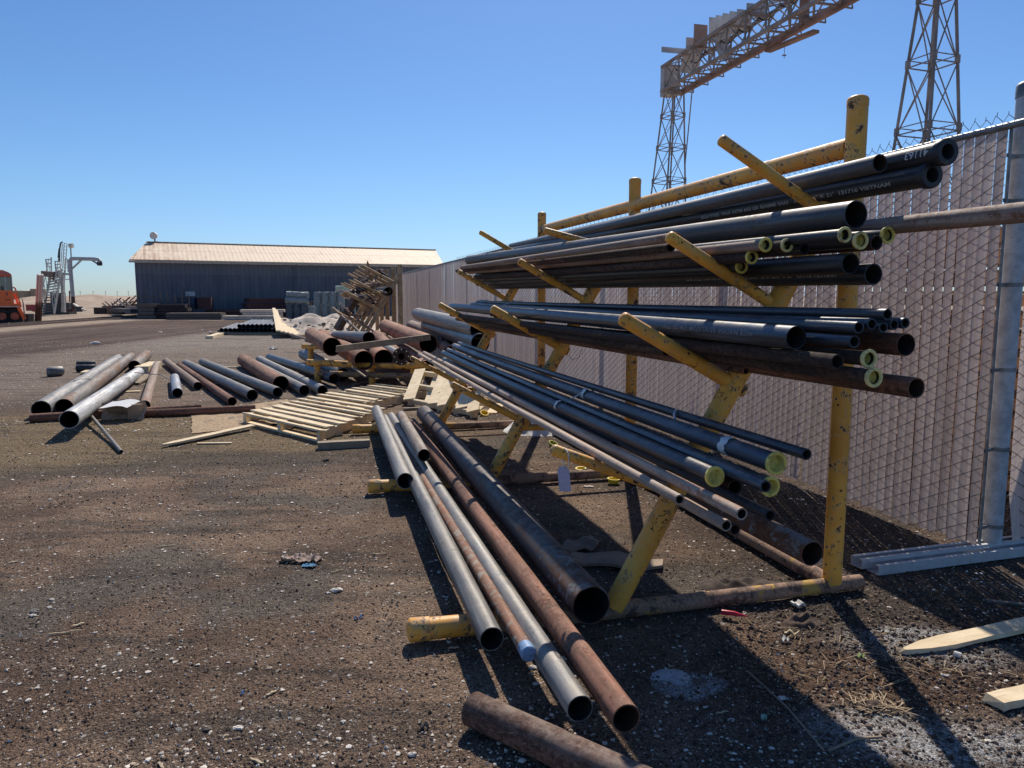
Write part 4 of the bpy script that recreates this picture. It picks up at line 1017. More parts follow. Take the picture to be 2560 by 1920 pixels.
pipe('black mouthed pipe near the left end of the far rack', (-4.66, 25, 1.151), (-5.007, 28, 1.214), .24, 'dark')
lc = thing('leaning_column', 'dark steel column leaning at the left end of the far rack', 'column', (-7.588, 31.88, 0.0))
m = MB(); m.bar((-5.918, 25, 0.355), (-5.372, 25.6, 1.477), .26, .2); m.bar((-5.372, 25.6, 1.477), (-5.237, 25.8, 2.115), .16, .14); m.build('column_shaft', scrap_m[0], lc)
heap('rubble', 'pale mound of broken stone and rubble beside the far rack', (-8.556, 32.753, 0.0), 3.6, 3.2, .55, flat('rubble',(.50,.43,.36),.95,0,.35,2.2,.9), 26, .8, 'stuff', None, 5, 1.1)
for i in range(150):
    p = Vector((-8.22, 31.461, 0.0))+Vector((rr.gauss(0,2.0), rr.gauss(-.6,1.6), 0)); s_ = rr.uniform(.03,.11)
    if p.x > -6: continue
    h_ = .55*max(0, 1-((p.x-(-8.556, 32.753, 0.0)[0])/3.6)**2-((p.y-(-8.556, 32.753, 0.0)[1])/3.2)**2)
    p.z = h_-.02; stone('rubble_stone', 'broken pale stone on the rubble mound by the far rack', p, s_, [lime, darkst][i%5==0], 'stones on the rubble mound', i)

# stacks of galvanised panels
def bundle_stack(name, label, base, w_, d_, layers, mat, ang=0, cat='stack', posts=None, wob=.03):
    root = thing(name, label, cat, base); base = Vector(base); Rz = Matrix.Rotation(ang,3,'Z'); z = .06
    for (h, ww, lm) in layers:
        m = MB(); n = max(3, int(h/.055))
        for i in range(n):
            zz = z + h*(i+.5)/n; j = rr.uniform(-wob,wob)
            m.box(base+Rz@Vector((j,rr.uniform(-wob,wob),zz)), (w_*ww*rr.uniform(.94,1.0), d_*rr.uniform(.94,1), h/n*rr.choice([.35,.6,.8])), Rz)
        for k in range(5):
            x = (-.5+.04+k*.23)*w_*ww; m.box(base+Rz@Vector((x,-d_/2-.01,z+h/2)), (.045,.03,h*.97), Rz)
        m.build('panel_bundle', lm, root); z += h+.05
    return root
gm1 = galv_material('stack_galv',(.36,.39,.38),(.75,.78,.75),.55,.3); gm2 = galv_material('stack_galv_dark',(.10,.115,.125),(.30,.33,.34),.6,.2); gm3 = flat('stack_green',(.55,.62,.46),.5,0,.3,3); teal = flat('teal_paint',(.03,.12,.12),.6)
def mesh_roll(label, p, ax, L_, r_, mat, group='wire mesh rolls stacked before the shed'):
    p = Vector(p); ax = Vector(ax).normalized(); q = p+ax*L_; M_ = axis_frame(ax); m = MB(); n = 22
    vs = []; fs = []
    for i_ in range(9):
        z_ = L_*i_/8
        for k in range(n):
            a_ = 2*math.pi*k/n; rr_ = r_*(1+.05*math.sin(k*5.1+i_)+rr.uniform(-.05,.05)); vs.append(p+M_@Vector((math.cos(a_)*rr_, math.sin(a_)*rr_, z_+rr.uniform(-.01,.01))))
    for i_ in range(8):
        for k in range(n): k2=(k+1)%n; fs.append((i_*n+k,i_*n+k2,(i_+1)*n+k2,(i_+1)*n+k))
    fs.append(tuple(range(n))[::-1]); fs.append(tuple(8*n+k for k in range(n)))
    m.add(vs, fs)
    for rr_ in (.8,.55,.3): 
        pts = [q+M_@Vector((math.cos(2*math.pi*k/12)*r_*rr_, math.sin(2*math.pi*k/12)*r_*rr_, .012)) for k in range(13)]
        m.tube(pts, .014, 4, False)
    for f_ in (.12,.5,.88):
        pts = [p+ax*L_*f_+M_@Vector((math.cos(2*math.pi*k/14)*(r_*1.03), math.sin(2*math.pi*k/14)*(r_*1.03), 0)) for k in range(15)]; m.tube(pts, .014, 4, False)
    return tag(m.build('mesh_roll', mat), label, 'wire roll', group)
t = NT('rolled_mesh'); v = t.coord(rnd=True); n1 = t.noise(t.coord(scale=(6,6,9), rnd=True), 4, 6, .75); c = t.mix(t.ramp(n1,.36,.64), (.13,.15,.155), (.42,.46,.44)); roll_m = t.fin(c,.6,.15,t.bump(n1,.5,.03))
t = NT('dark_mesh'); v = t.coord(rnd=True); n1 = t.noise(t.coord(scale=(6,6,3), rnd=True), 4, 6, .75); c = t.mix(t.ramp(n1,.40,.70), (.05,.062,.08), (.20,.235,.26)); dark_m = t.fin(c,.6,.15,t.bump(n1,.5,.03))
sA = Vector((-12.638, 41.204, 0.0))
for k in range(3): mesh_roll('dark wire mesh roll standing upright in the left stack', sA+Vector((.22+.40*k,.2,0)), (0,0,1), 1.05, .215, dark_m, 'upright rolls of the left mesh stack')
for k in range(2): mesh_roll('pale wire mesh roll lying across the left stack, %s' % ('lower nearer one','upper one')[k], sA+Vector((.02+.03*k,.12+.1*k,1.24+.33*k)), (1,.05,-.03), 1.20, .19-.02*k, roll_m, None)
mesh_roll('upright pale mesh roll right of the left stack', sA+Vector((1.36,.35,0)), (0,0,1), .9, .22, roll_m, None)
sB = Vector((-11.714, 43.442, 0.0))
for k in range(4): mesh_roll('pale wire mesh roll standing upright in the middle stack', sB+Vector((.22+.46*k,.2,.15)), (.03,0,1), 1.55, .215, roll_m, 'upright rolls of the middle mesh stack')
m = MB(); m.box(sB+Vector((.9,.3,.08)), (2.0,1.0,.14)); tag(m.build('teal_skid', teal), 'teal steel skid under the middle mesh stack', 'skid')
sC = Vector((-10.739, 45.075, 0.0))
m = MB()
for k in range(7): m.bar(sC+Vector((.05+.17*k,.1,0)), sC+Vector((.05+.17*k,.1,.95)), .07)
m.box(sC+Vector((.55,.35,.45)), (1.1,.5,.9)); tag(m.build('teal_stillage', teal), 'teal ribbed stillage at the right of the mesh stacks', 'stillage')
for k in range(3): mesh_roll('dark mesh roll lying on the teal stillage', sC+Vector((-.05,.1+.1*k,1.12+.26*k)), (1,0,0), 1.2, .17, dark_m, 'dark rolls on the teal stillage')
for k in range(2): mesh_roll('pale green mesh roll topmost over the teal stillage, %s' % ('lower','upper')[k], sC+Vector((.0,.15,1.86+.14*k)), (1,0,0), 1.1, .09, gm3, None)
pipe('short rusted drum like pipe standing beside the left panel stack', (-11.685, 42, 0.312), (-11.584, 42.3, 1.068), .35, 'rosy')

# black pipes on skids
GB = 'identical black mouthed pipes bundled on wooden skids'
b0 = Vector((-11.049, 28.129, 0.0)); b1 = Vector((-8.839, 28.129, 0.0)); bd = (b1-b0).normalized()
far_dir = (Vector((-13.335, 41.204, 0.0))-Vector((-9.667, 27.169, 0.0))).normalized()
sp = (b1-b0).length/13.2
for i in range(14):
    a = b0+bd*(sp*(i-.2))+Vector((0,0,.12+sp*.45)); pipe('black pipe in the lower row of the bundle on skids', a, a+far_dir*5.8, sp*.93, 'blue', .006, 20, group=GB)
for i in range(8):
    a = b0+bd*(sp*(i+3.9))+Vector((0,0,.12+sp*1.33)); pipe('black pipe in the upper row of the bundle on skids', a, a+far_dir*5.8, sp*.96, 'blue', .006, 20, group=GB)
for k, t_ in enumerate((.0,2.4,4.8)):
    board('timber skid under the black pipe bundle, %s' % ('nearest','middle','furthest')[k], b0-bd*.5+far_dir*t_+Vector((0,0,.0)), b1+bd*.3+far_dir*t_, .10, .10, 'old')
board('loose pale timber left of the black pipe bundle', (-10.572, 25.705, 0.0), (-11.102, 28.129, 0.0), .25, .10, 'new')
for i in range(6):
    a = Vector((-7.484, 25.985, 0.0)) + Vector((-.15*i, .0, .06+.035*i)); b = Vector((-12.365, 39.184, 0.0))+Vector((-.10*i-.1+.25*(i>3), .3, .30+.10*i))
    board('pale sawn board in the splayed pile right of the black pipe bundle', a, b, .16, .05, 'new').update_tag()
for o in list(C.objects):
    if o.get('label','').startswith('pale sawn board in the splayed'): o['group'] = 'splayed sawn boards'
board('brown timber lying under the splayed boards', (-7.453, 25.431, 0.0), (-7.532, 26.863, 0.0), .35, .14, 'old')

# ------------------------------------------------------------------ barn
EL_, ER_, OFF_ = Vector((-25.331, 50, 3.921)), Vector((-5.666, 59.2, 3.921)), Vector((-1.124, 4.7, 1.398))
barn = thing('barn', 'long low corrugated metal shed with blue grey wall and cream rusting roof', 'barn', (EL_.x, EL_.y, 0))
D_ = (ER_-EL_); D_.z = 0; LB = D_.length; D_.normalize(); ze = EL_.z
t = NT('barn_wall'); v = t.coord('Object'); dt = t.n('ShaderNodeVectorMath', operation='DOT_PRODUCT'); t.t.links.new(v, dt.inputs[0]); dt.inputs[1].default_value = tuple(D_)
cx = t.n('ShaderNodeCombineXYZ'); t.t.links.new(dt.outputs['Value'], cx.inputs[0])
sz_ = t.n('ShaderNodeSeparateXYZ'); t.t.links.new(v, sz_.inputs[0]); t.t.links.new(t.math('MULTIPLY', sz_.outputs[2], .22), cx.inputs[2])
st = t.noise(cx.outputs[0], 2.4, 5, .6); pn = t.noise(cx.outputs[0], .6, 2, .5)
c = t.mix(t.ramp(st,.3,.7), (.095,.105,.13), (.15,.16,.18)); c = t.mix(t.ramp(pn,.45,.62,0,.5), c, (.085,.098,.13))
c = t.mix(t.ramp(sz_.outputs[2], 2.98, 2.90, .55, 0), c, (.17,.175,.19))
wv = t.math('SINE', t.math('MULTIPLY', dt.outputs['Value'], 2*math.pi/.30)); c = t.mix(t.ramp(wv,.4,1,0,.35), c, (.07,.078,.095))
c = t.mix(t.ramp(t.noise(cx.outputs[0],1.1,6,.75),.62,.70,0,.6), c, (.20,.19,.185))
wall_m = t.fin(c, .65, .0, t.bump(wv,.5,.03))
t = NT('barn_roof'); v = t.coord('Object'); dt = t.n('ShaderNodeVectorMath', operation='DOT_PRODUCT'); t.t.links.new(v, dt.inputs[0]); dt.inputs[1].default_value = tuple(D_)
cx = t.n('ShaderNodeCombineXYZ'); t.t.links.new(dt.outputs['Value'], cx.inputs[0]); sz_ = t.n('ShaderNodeSeparateXYZ'); t.t.links.new(v, sz_.inputs[0]); t.t.links.new(t.math('MULTIPLY', sz_.outputs[2], .45), cx.inputs[2])
st = t.noise(cx.outputs[0], 3.4, 6, .75)
wv = t.math('SINE', t.math('MULTIPLY', dt.outputs['Value'], 2*math.pi/.30))
c = t.mix(t.ramp(st,.52,.66,0,.8), (.78,.62,.44), (.50,.30,.17)); c = t.mix(t.ramp(wv,.5,1,0,.08), c, (.50,.38,.27))
lf = t.ramp(dt.outputs['Value'], 5.5, 0, 0, 1); c = t.mix(t.math('MULTIPLY', lf, t.ramp(t.noise(cx.outputs[0],2.2,6,.7),.42,.58,0,.75)), c, (.36,.19,.11))
seam = t.math('ABSOLUTE', t.math('SUBTRACT', sz_.outputs[2], ze+OFF_.z*.52)); c = t.mix(t.ramp(seam,.03,.015,0,.4), c, (.25,.17,.12))
roof_m = t.fin(c, .7, 0, t.bump(wv,.12,.03))
a, b = EL_.copy(), ER_.copy(); N2 = Vector((OFF_.x, OFF_.y, 0)); zr = OFF_.z
a2, b2 = a+N2*2, b+N2*2
m = MB()
m.add([(a.x,a.y,0),(b.x,b.y,0),(b.x,b.y,ze),(a.x,a.y,ze)], [(0,1,2,3)]); m.add([(a2.x,a2.y,0),(b2.x,b2.y,0),(b2.x,b2.y,ze),(a2.x,a2.y,ze)], [(3,2,1,0)])
for p, q in ((a,a2),(b,b2)): m.add([(p.x,p.y,0),(q.x,q.y,0),(q.x,q.y,ze),((p.x+q.x)/2,(p.y+q.y)/2,ze+zr),(p.x,p.y,ze)], [(0,1,2,3,4)])
m.build('wall', wall_m, barn)
m = MB(); o1 = -N2*.05 + Vector((0,0,-zr*.05)); r1 = a+N2; r2 = b+N2
sd = D_*.25
for e1, e2 in (((a+o1)-sd,(b+o1)+sd),((a2-o1*1)-sd+Vector((0,0,-zr*.1)),(b2-o1)+sd+Vector((0,0,-zr*.1)))):
    q1 = Vector((r1.x,r1.y,ze+zr))-sd; q2 = Vector((r2.x,r2.y,ze+zr))+sd; up_ = Vector((0,0,.06))
    m.hexa([e1,e2,q2,q1]+[x+up_ for x in (e1,e2,q2,q1)])
m.build('roof', roof_m, barn)
m = MB(); m.bar(Vector((r1.x,r1.y,ze+zr+.08))-sd, Vector((r2.x,r2.y,ze+zr+.08))+sd, .35, .06); m.build('ridge_cap', roof_m, barn)
m = MB(); nf_ = -N2.normalized(); m.bar(a-sd+nf_*.38+Vector((0,0,-.16)), b+sd+nf_*.38+Vector((0,0,-.16)), .08, .14); m.build('eave_trim', flat('eave_cream',(.55,.45,.34),.6), barn)
def onwall(tx, z, out=.05): return Vector((a.x+D_.x*tx, a.y+D_.y*tx, z)) + nf_*out
m = MB(); m.bar(onwall(3.05,1.62), onwall(3.65,1.62), .08, .30); m.build('vent_hood', flat('white_paint',(.5,.5,.5),.6), barn)
for tx in (5.2,10.4,15.6):
    m = MB(); m.bar(onwall(tx,0,.03), onwall(tx,ze-.2,.03), .06, .10, up=tuple(D_)); m.build('wall_flashing', wall_m, barn)
lm_ = thing('floodlight', 'white round floodlight on the left end of the shed roof', 'floodlight', Vector((r1.x,r1.y,ze+zr+.1))+D_*.3)
q = Vector((r1.x,r1.y,ze+zr+.1))+D_*.3
m = MB(); m.tube([q, q+Vector((0,0,.25))], .05, 8); m.bar(q+Vector((-.2,0,.0)), q+Vector((.2,0,.0)), .1, .06); m.build('bracket', scrap_m[2], lm_)
m = MB(); m.tube([q+Vector((0,.15,.45)), q+Vector((0,.0,.45)), q+Vector((0,-.2,.42))], [.10,.24,.27], 14); m.build('lamp_head', flat('lamp_white',(.7,.68,.64),.5), lm_, 40)
# stock lying in front of the shed
LG = 'timber and steel stock along the shed wall'
lum = [flat('lumber_dark',(.045,.032,.032),.9), flat('lumber_grey',(.13,.11,.095),.9), flat('lumber_pale',(.62,.52,.42),.9), flat('blue_bin',(.018,.045,.09),.7), flat('maroon_bin',(.05,.022,.025),.8)]
def stockpile(name, label, x0, x1, yb, yt, Y, mat, dep=1.2, cat='lumber', layers=1, kindl=None):
    A = Vector(x0); B = Vector(x1)
    root = thing(name, label, cat, (A.x, A.y, 0))
    h = (yt-yb)/layers
    for k in range(layers):
        m = MB(); j = rr.uniform(-.15,.15)
        pA_ = Vector((A.x+j, A.y, yb+h*(k+.5))); pB_ = Vector((B.x+rr.uniform(-.15,.15), B.y, yb+h*(k+.5)))
        dv = (pB_-pA_).normalized(); q = Vector((-dv.y, dv.x, 0))*dep/2
        m.bar(pA_+q, pB_+q, dep, h*.86); m.build('layer', mat, root)
    return root
stockpile('lumber_stack', 'grey stacked timber at the left corner of the shed', (-24.06, 47.5, -0.021), (-22.958, 47.5, -0.021), 0, 1.0, 0, lum[1], layers=4)
stockpile('lumber_stack', 'dark timber stack beside the grey one at the shed corner', (-22.947, 47.6, -0.025), (-21.096, 47.8, -0.031), 0, .95, 0, lum[0], layers=4)
stockpile('lumber_stack', 'low grey boards lying in front of the blue bin', (-21.609, 46.2, -0.037), (-18.349, 46.6, -0.051), 0, .42, 0, lum[1], layers=3)
stockpile('lumber_stack', 'pale planks lying before the middle of the shed', (-17.195, 46.8, -0.057), (-14.712, 47.5, -0.081), .05, .62, 0, lum[2], layers=3)
stockpile('lumber_stack', 'thin pale planks lying nearer than the others before the shed', (-18.055, 46.0, -0.031), (-14.658, 46.2, -0.066), .0, .25, 0, lum[2], layers=2)
stockpile('steel_stack', 'dark reddish steel stack at the right of the shed front', (-17.804, 50, -0.101), (-15.191, 52, -0.165), 0, 1.35, 0, lum[4], layers=4, cat='steel')
stockpile('steel_stack', 'long low dark steel stock along the shed wall', (-20.667, 49.5, -0.085), (-17.114, 50, -0.101), 0, .55, 0, lum[0], layers=3, cat='steel')
stockpile('steel_stack', 'dark steel lengths hidden behind the panel stacks', (-14.607, 50, -0.101), (-10.499, 53, -0.198), 0, 1.1, 0, lum[0], layers=4, cat='steel')
stockpile('storage_bin', 'blue steel bin standing against the shed', (-22.1, 49.0, 0.237), (-21.019, 49.2, 0.231), .55, 1.45, 0, lum[3], cat='bin', dep=1.0)
stockpile('storage_bin', 'maroon bin right of the blue one', (-20.688, 49.0, 0.237), (-20.033, 49.2, 0.231), .55, 1.45, 0, lum[4], cat='bin', dep=1.0)
st_ = thing('stake_rack', 'low rack of upright stakes at the left end of the shed wall', 'rack', (-24.394, 48.3, 0.134))
for k in range(8):
    q = Vector((-24.333, 48.3, 0.134)).lerp(Vector((-21.196, 48.6, 0.126)), k/7); m = MB(); m.bar((q.x,q.y,0),(q.x,q.y,1.55+rr.uniform(0,.3)),.05); m.build('stake', lum[1], st_)
m = MB(); q = Vector((-24.394, 48.3, 0.134)); q2 = Vector((-21.135, 48.6, 0.126))
for z in (1.0,1.2,1.4): m.bar((q.x,q.y-.05,z),(q2.x,q2.y-.05,z),.03,.04)
m.build('rails', lum[1], st_)

# ------------------------------------------------------------------ rail line, post, mound, far things
def ST(label, pts, w_, h_, mat, name, cat=None, kind=None):
    m = MB()
    for p, q in zip(pts, pts[1:]): m.bar(p, q, w_, h_)
    return tag(m.build(name, mat), label, cat, None, kind)
rail_m = flat('rail_steel',(.12,.085,.07),.7)
trk = thing('rail_track', 'narrow rusty rail track crossing behind the leaning steel post', 'rail track', (-24.976, 39.184, 0.0))
for off in (0, 1.43):
    m = MB(); a_ = Vector((-23.062, 32.34, 0.1)); b_ = Vector((-25.001, 49.503, 0.1)); d_ = (b_-a_).normalized(); n_ = Vector((-d_.y,d_.x,0)); m.bar(a_+n_*off-d_*6, b_+n_*off+d_*10, .07, .09); m.build('rail', rail_m, trk)
lp = thing('steel_post', 'weathered leaning steel post beside the orange rail tractor', 'post', (-26.872, 41.924, 0.0))
m = MB(); A_ = Vector((-26.438, 41.204, 0.0)); B_ = Vector((-25.66, 40.5, 2.64)); m.bar(A_, B_, .24, .24)
for sx in (-.12,.12): m.bar(A_+Vector((sx,-.1,0)), B_+Vector((sx,-.1,0)), .03, .12)
t = NT('post_steel'); v = t.coord(); sz_ = t.n('ShaderNodeSeparateXYZ'); t.t.links.new(v, sz_.inputs[0])
f = t.ramp(t.math('ADD', sz_.outputs[2], t.math('MULTIPLY', t.noise(v,3,6,.7), .9)), 1.7, 1.35); c = t.mix(f, (.55,.52,.49), (.09,.05,.04))
m.build('shaft', t.fin(c,.7,0), lp); m = MB(); m.box(A_+Vector((-.6,-.2,.25)), (.7,.5,.5)); m.build('foot_block', scrap_m[2], lp)
sand = flat('sand',(.44,.33,.24),.95,0,.18,1.2,.6)
heap('dirt_mound', 'long mound of pale sandy dirt behind the stair tower', (-46.465, 81.945, 0.0), 13, 9, 1.42, sand, 22, .35, 'structure', None, 2, .35)
heap('dirt_mound', 'low bank of pale sandy dirt behind the orange rail tractor', (-54.671, 81.945, 0.0), 17, 8, 1.15, sand, 22, .35, 'structure', None, 6, .35)
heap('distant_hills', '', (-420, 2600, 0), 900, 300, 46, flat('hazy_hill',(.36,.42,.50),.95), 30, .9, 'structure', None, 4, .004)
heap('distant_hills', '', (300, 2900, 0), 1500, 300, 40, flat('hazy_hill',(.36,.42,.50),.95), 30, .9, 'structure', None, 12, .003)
tanm = flat('tan_tank',(.36,.27,.17),.8,0,.1,1)
for lb, px_, r_, h_ in (('round tan tank with white conical top behind the tractor, larger one', Vector((-95.839, 150, 1.364)), 1.35, 3.1), ('lower tan tank with white conical top nearer the tractor', Vector((-97.9, 150, 1.364)), 1.1, 2.7)):
    tk = thing('storage_tank', lb, 'tank', (px_.x, px_.y, 0)); m = MB(); m.tube([(px_.x,px_.y,0),(px_.x,px_.y,h_-.25)], r_, 28); m.build('shell', tanm, tk, 40)
    m = MB(); m.tube([(px_.x,px_.y,h_-.25),(px_.x,px_.y,h_)], [r_,.2], 28); m.build('roof', flat('tank_white',(.6,.56,.5),.7), tk, 30)
bld = thing('far_building', 'flat tan building far behind the rail tractor', 'building', (-106.565, 160, 0.859))
q = Vector((-106.388, 160, 0.561)); m = MB(); m.box((q.x, 160, 1.2), (5, 3, 2.4)); m.build('wall', tanm, bld); m = MB(); m.box((q.x,160,2.5),(5.3,3.3,.15)); m.build('roof', flat('tank_white',(.6,.56,.5),.7), bld)
for i, x in enumerate((174,197,219,240,260,280)):
    q = Vector((-650.729, 1150, 0.46)); q = Vector((q.x + (x-200)*1.157*1150/1840, 1150+i*6, 0)); pl = thing('utility_pole', 'distant utility pole on the horizon left of the shed', 'utility pole', q, 'utility poles on the horizon')
    m = MB(); m.tube([q, q+Vector((0,0,8.5))], .30, 6); m.build('pole', scrap_m[1], pl); m = MB(); m.bar(q+Vector((-1.6,0,7.6)), q+Vector((1.6,0,7.6)), .35); m.build('crossarm', scrap_m[1], pl)
# scrap yard by the left end of the shed
for i in range(9):
    q = Vector((-33.604, 62, 0.365)).lerp(Vector((-30.567, 60, 0.402)), i/8); s_ = rr.uniform(.5,1.1)
    m = MB(); m.box((q.x, q.y+rr.uniform(-1,1), s_*.4), (rr.uniform(1,2), 1, s_*.8), Matrix.Rotation(rr.uniform(0,3),3,'Z')); m.tube([(q.x-.6,q.y,.2),(q.x+.8,q.y+.2,s_+rr.uniform(0,.7))], .06, 6); m.tube([(q.x+.4,q.y-.5,.2),(q.x-.8,q.y+.2,s_+.2)], .05, 6)
    tag(m.build('scrap_heap', [scrap_m[2],scrap_m[0],flat('pale_scrap',(.4,.34,.3),.8)][i%3]), 'scrap steel heap in the distance left of the shed', 'scrap metal', 'distant scrap heaps left of the shed')
ST('low dark steel flatbed beside the left corner of the shed', [(-31.003, 58, 0.402), (-25.355, 50, 0.46)], .8, .25, scrap_m[2], 'flatbed', 'flatbed')

# ------------------------------------------------------------------ stair tower with loading arm
YT = 58
tw = thing('stair_tower', 'cream steel loading tower with stairs and railed platform', 'stair tower', (-35.832, 58, 0.132))
crm = flat('cream_steel',(.80,.74,.60),.6,0,.2,1.5); gry = flat('tower_grey',(.46,.48,.48),.6); dkm = flat('tower_dark',(.06,.06,.065),.7)
def P11(pts, w_, mat, nm, dy=0): 
    m = MB()
    for p, q in zip(pts, pts[1:]): m.bar(Vector(p)+Vector((0,dy,0)), Vector(q)+Vector((0,dy,0)), w_)
    return m.build(nm, mat, tw)
S1 = [(-36.793, 58, 0.18), (-36.43, 58.8, 3.306)]; S2 = [(-35.31, 57, 0.132), (-34.978, 57.8, 3.559)]
P11(S1, .13, crm, 'stringer'); P11(S2, .12, crm, 'stringer')
for k in range(15):
    t_ = k/15+.03; a_ = Vector(S1[0]).lerp(Vector(S1[1]), t_); b_ = Vector(S2[0]).lerp(Vector(S2[1]), t_); m = MB(); m.bar(a_, b_, .28, .06); m.build('tread', gry if k > 5 else dkm, tw)
for S in (S1, S2):
    P11([Vector(S[0])+Vector((-.1,0,1.0)), Vector(S[1])+Vector((-.1,0,1.1))], .045, crm, 'handrail')
    for k in range(6): a_ = Vector(S[0]).lerp(Vector(S[1]), k/5.5); P11([a_, a_+Vector((-.05,0,1.02))], .04, crm, 'baluster')
P11([(-35.454, 58.5, 0.193), (-35.374, 58.5, 3.297)], .22, flat('tower_column',(.62,.60,.55),.6), 'column')
P11([(-35.927, 59, 0.206), (-35.3, 59, 4.467)], .10, gry, 'column'); P11([(-37.208, 59.5, 3.328), (-34.315, 58, 3.14)], .16, gry, 'platform_edge')
m = MB(); m.bar((-36.604, 58.6, 3.204), (-35.69, 58.6, 3.109), 1.6, .42); m.build('platform', flat('platform_brown',(.22,.16,.13),.7), tw)
for a_, b_ in (((-36.89, 59, 4.347),(-36.839, 59, 3.409)),((-36.454, 59, 4.515),(-36.529, 59, 3.313)),((-36.171, 59, 4.203),(-36.157, 59, 3.409)),((-35.161, 59, 4.371),(-35.185, 59, 3.361)),((-36.89, 59, 4.347),(-36.468, 59, 4.323)),((-36.863, 59, 4.059),(-36.49, 59, 4.035)),((-36.86, 59, 3.77),(-36.496, 59, 3.756)),((-36.197, 59, 4.179),(-35.757, 59, 4.203)),((-36.19, 59, 3.939),(-35.777, 59, 3.939)),((-36.184, 59, 3.698),(-35.794, 59, 3.698)),((-35.198, 59, 4.203),(-34.956, 59, 4.179)),((-35.232, 59, 3.722),(-34.99, 59, 3.708)),((-35.471, 59, 2.781),(-35.032, 59, 2.781))):
    P11([a_, b_], .07, gry, 'railing')
P11([(-35.87, 58, 2.855), (-35.425, 58, 2.379)], .12, scrap_m[0], 'brace')
# ladder top
for x in (1010,1040,1090): P11([{1010:(-35.184, 58, 3.377),1040:(-35.003, 58, 3.566),1090:(-34.818, 58, 3.471)}[x], {1010:(-34.886, 58, 5.5),1040:(-34.739, 58, 5.547),1090:(-34.528, 58, 5.5)}[x]], .05, crm if x != 1040 else gry, 'ladder_rail')
LA, LB_ = Vector((-34.739, 58, 5.547)), Vector((-34.528, 58, 5.5)); LA2, LB2 = Vector((-35.003, 58, 3.566)), Vector((-34.818, 58, 3.471))
for k in range(9): P11([LA.lerp(LA2,k/8), LB_.lerp(LB2,k/8)], .045, crm, 'rung')
P11([(-34.617, 57, 4.088), (-34.526, 57, 5.015), (-34.422, 57, 5.477), (-34.251, 57, 5.569)], .08, dkm, 'guard_hoop'); P11([(-34.691, 57, 4.367), (-34.569, 57, 5.061)], .06, dkm, 'guard_hoop')
arm_ = thing('loading_arm', 'grey pipe arm on a tall standpipe beside the stair tower', 'loading arm', (-34.467, 58, 0.324))
def PA(pts, r, mat, nm): m = MB(); m.tube(pts, r, 10); m.build(nm, mat, arm_, 50)
PA([(-34.9, 58, 0.348), (-34.514, 58, 0.348), (-34.385, 58, 0.468), (-34.361, 58, 1.474)], .14, flat('pipe_maroon',(.07,.035,.035),.6), 'supply_pipe')
PA([(-34.365, 58, 1.426), (-34.394, 58, 3.377), (-34.384, 58, 4.181), (-34.278, 58, 4.323), (-34.084, 58, 4.36), (-32.461, 58, 4.323), (-32.177, 58, 4.275), (-32.022, 58, 4.086)], .15, gry, 'arm_pipe')
PA([(-34.284, 58, 3.566), (-33.469, 58, 4.275)], .07, gry, 'strut'); PA([(-32.751, 58, 4.275), (-32.247, 58, 3.945)], .07, gry, 'strut')
PA([(-32.246, 58, 3.968), (-31.958, 58, 3.968)], .16, dkm, 'nozzle'); PA([(-32.046, 58, 4.086), (-32.088, 58, 3.826)], .14, dkm, 'nozzle')
PA([(-34.278, 58, 4.323), (-34.268, 58, 5.265)], .05, gry, 'lamp_mast'); PA([(-34.348, 58, 5.349), (-34.086, 58, 5.349)], .18, crm, 'lamp')
PA([(-34.636, 58, 0.995), (-34.599, 58, 1.855), (-34.43, 58, 1.855)], .05, scrap_m[0], 'bypass_pipe')
ST('pale hose run sloping down from the loading standpipe', [(-33.741, 57, 0.863), (-32.617, 56, 0.504), (-32.254, 56, 0.374)], .12, .12, crm, 'hose', 'hose')
m = MB(); m.box((-32.758, 56, 0.481), (.35,.3,.4)); tag(m.build('valve_box', dkm), 'small dark valve box below the pale hose', 'box')
m = MB(); m.box((-36.717, 60, 0.433), (2.2,1,1.0)); m.box((-36.745, 60, 1.077), (.9,.6,1.3)); tag(m.build('pump_unit', dkm), 'dark pump unit under the stair tower platform', 'pump')
m = MB(); m.box((-38.729, 60, 0.532), (1.0,.6,.5)); m.tube([(-38.889, 60, 0.408), (-38.541, 60, 0.383)], .2, 8); tag(m.build('red_cart', flat('faded_red',(.35,.05,.05),.6)), 'small red cart behind the leaning steel post', 'cart')

# ------------------------------------------------------------------ orange rail tractor
lo = thing('rail_tractor', 'orange rail tractor with glazed cab at the left edge', 'tractor', (-26.068, 38.5, 0.081))
og = flat('orange_paint',(.90,.175,.04),.5,0,.12,1.2); og2 = flat('faded_red_roof',(.60,.16,.12),.6,0,.12,2)
Q = Vector((-25.939, 38.5, 0.081)); SC = 1/58.2/6.506; SV = 1/47.8/6.506; E1 = Vector((.82,.57,0)); E2 = Vector((-.57,.82,0))
def L(x, y, dy=0): return Vector((Q.x, Q.y, 0)) + E1*((x-240)*SC) + E2*dy + Vector((0,0,(1480-y)*SV))
def lbox(x0, x1, y0, y1, d0, d1, mat, nm, parent=lo):
    m = MB(); m.hexa([L(x0,y1,d0),L(x1,y1,d0),L(x1,y1,d1),L(x0,y1,d1),L(x0,y0,d0),L(x1,y0,d0),L(x1,y0,d1),L(x0,y0,d1)]); return m.build(nm, mat, parent)
lbox(-1300,255,930,1140,0,2.6,og,'body'); lbox(-1300,350,1140,1200,-.05,2.65,og,'skirt')
lbox(-1300,330,1183,1197,-.09,-.05,flat('white_stripe',(.6,.5,.45),.6),'chequer_stripe')
lbox(-500,20,690,930,.02,2.5,og,'cab_side'); lbox(20,250,690,705,.02,2.5,og,'cab_header'); 
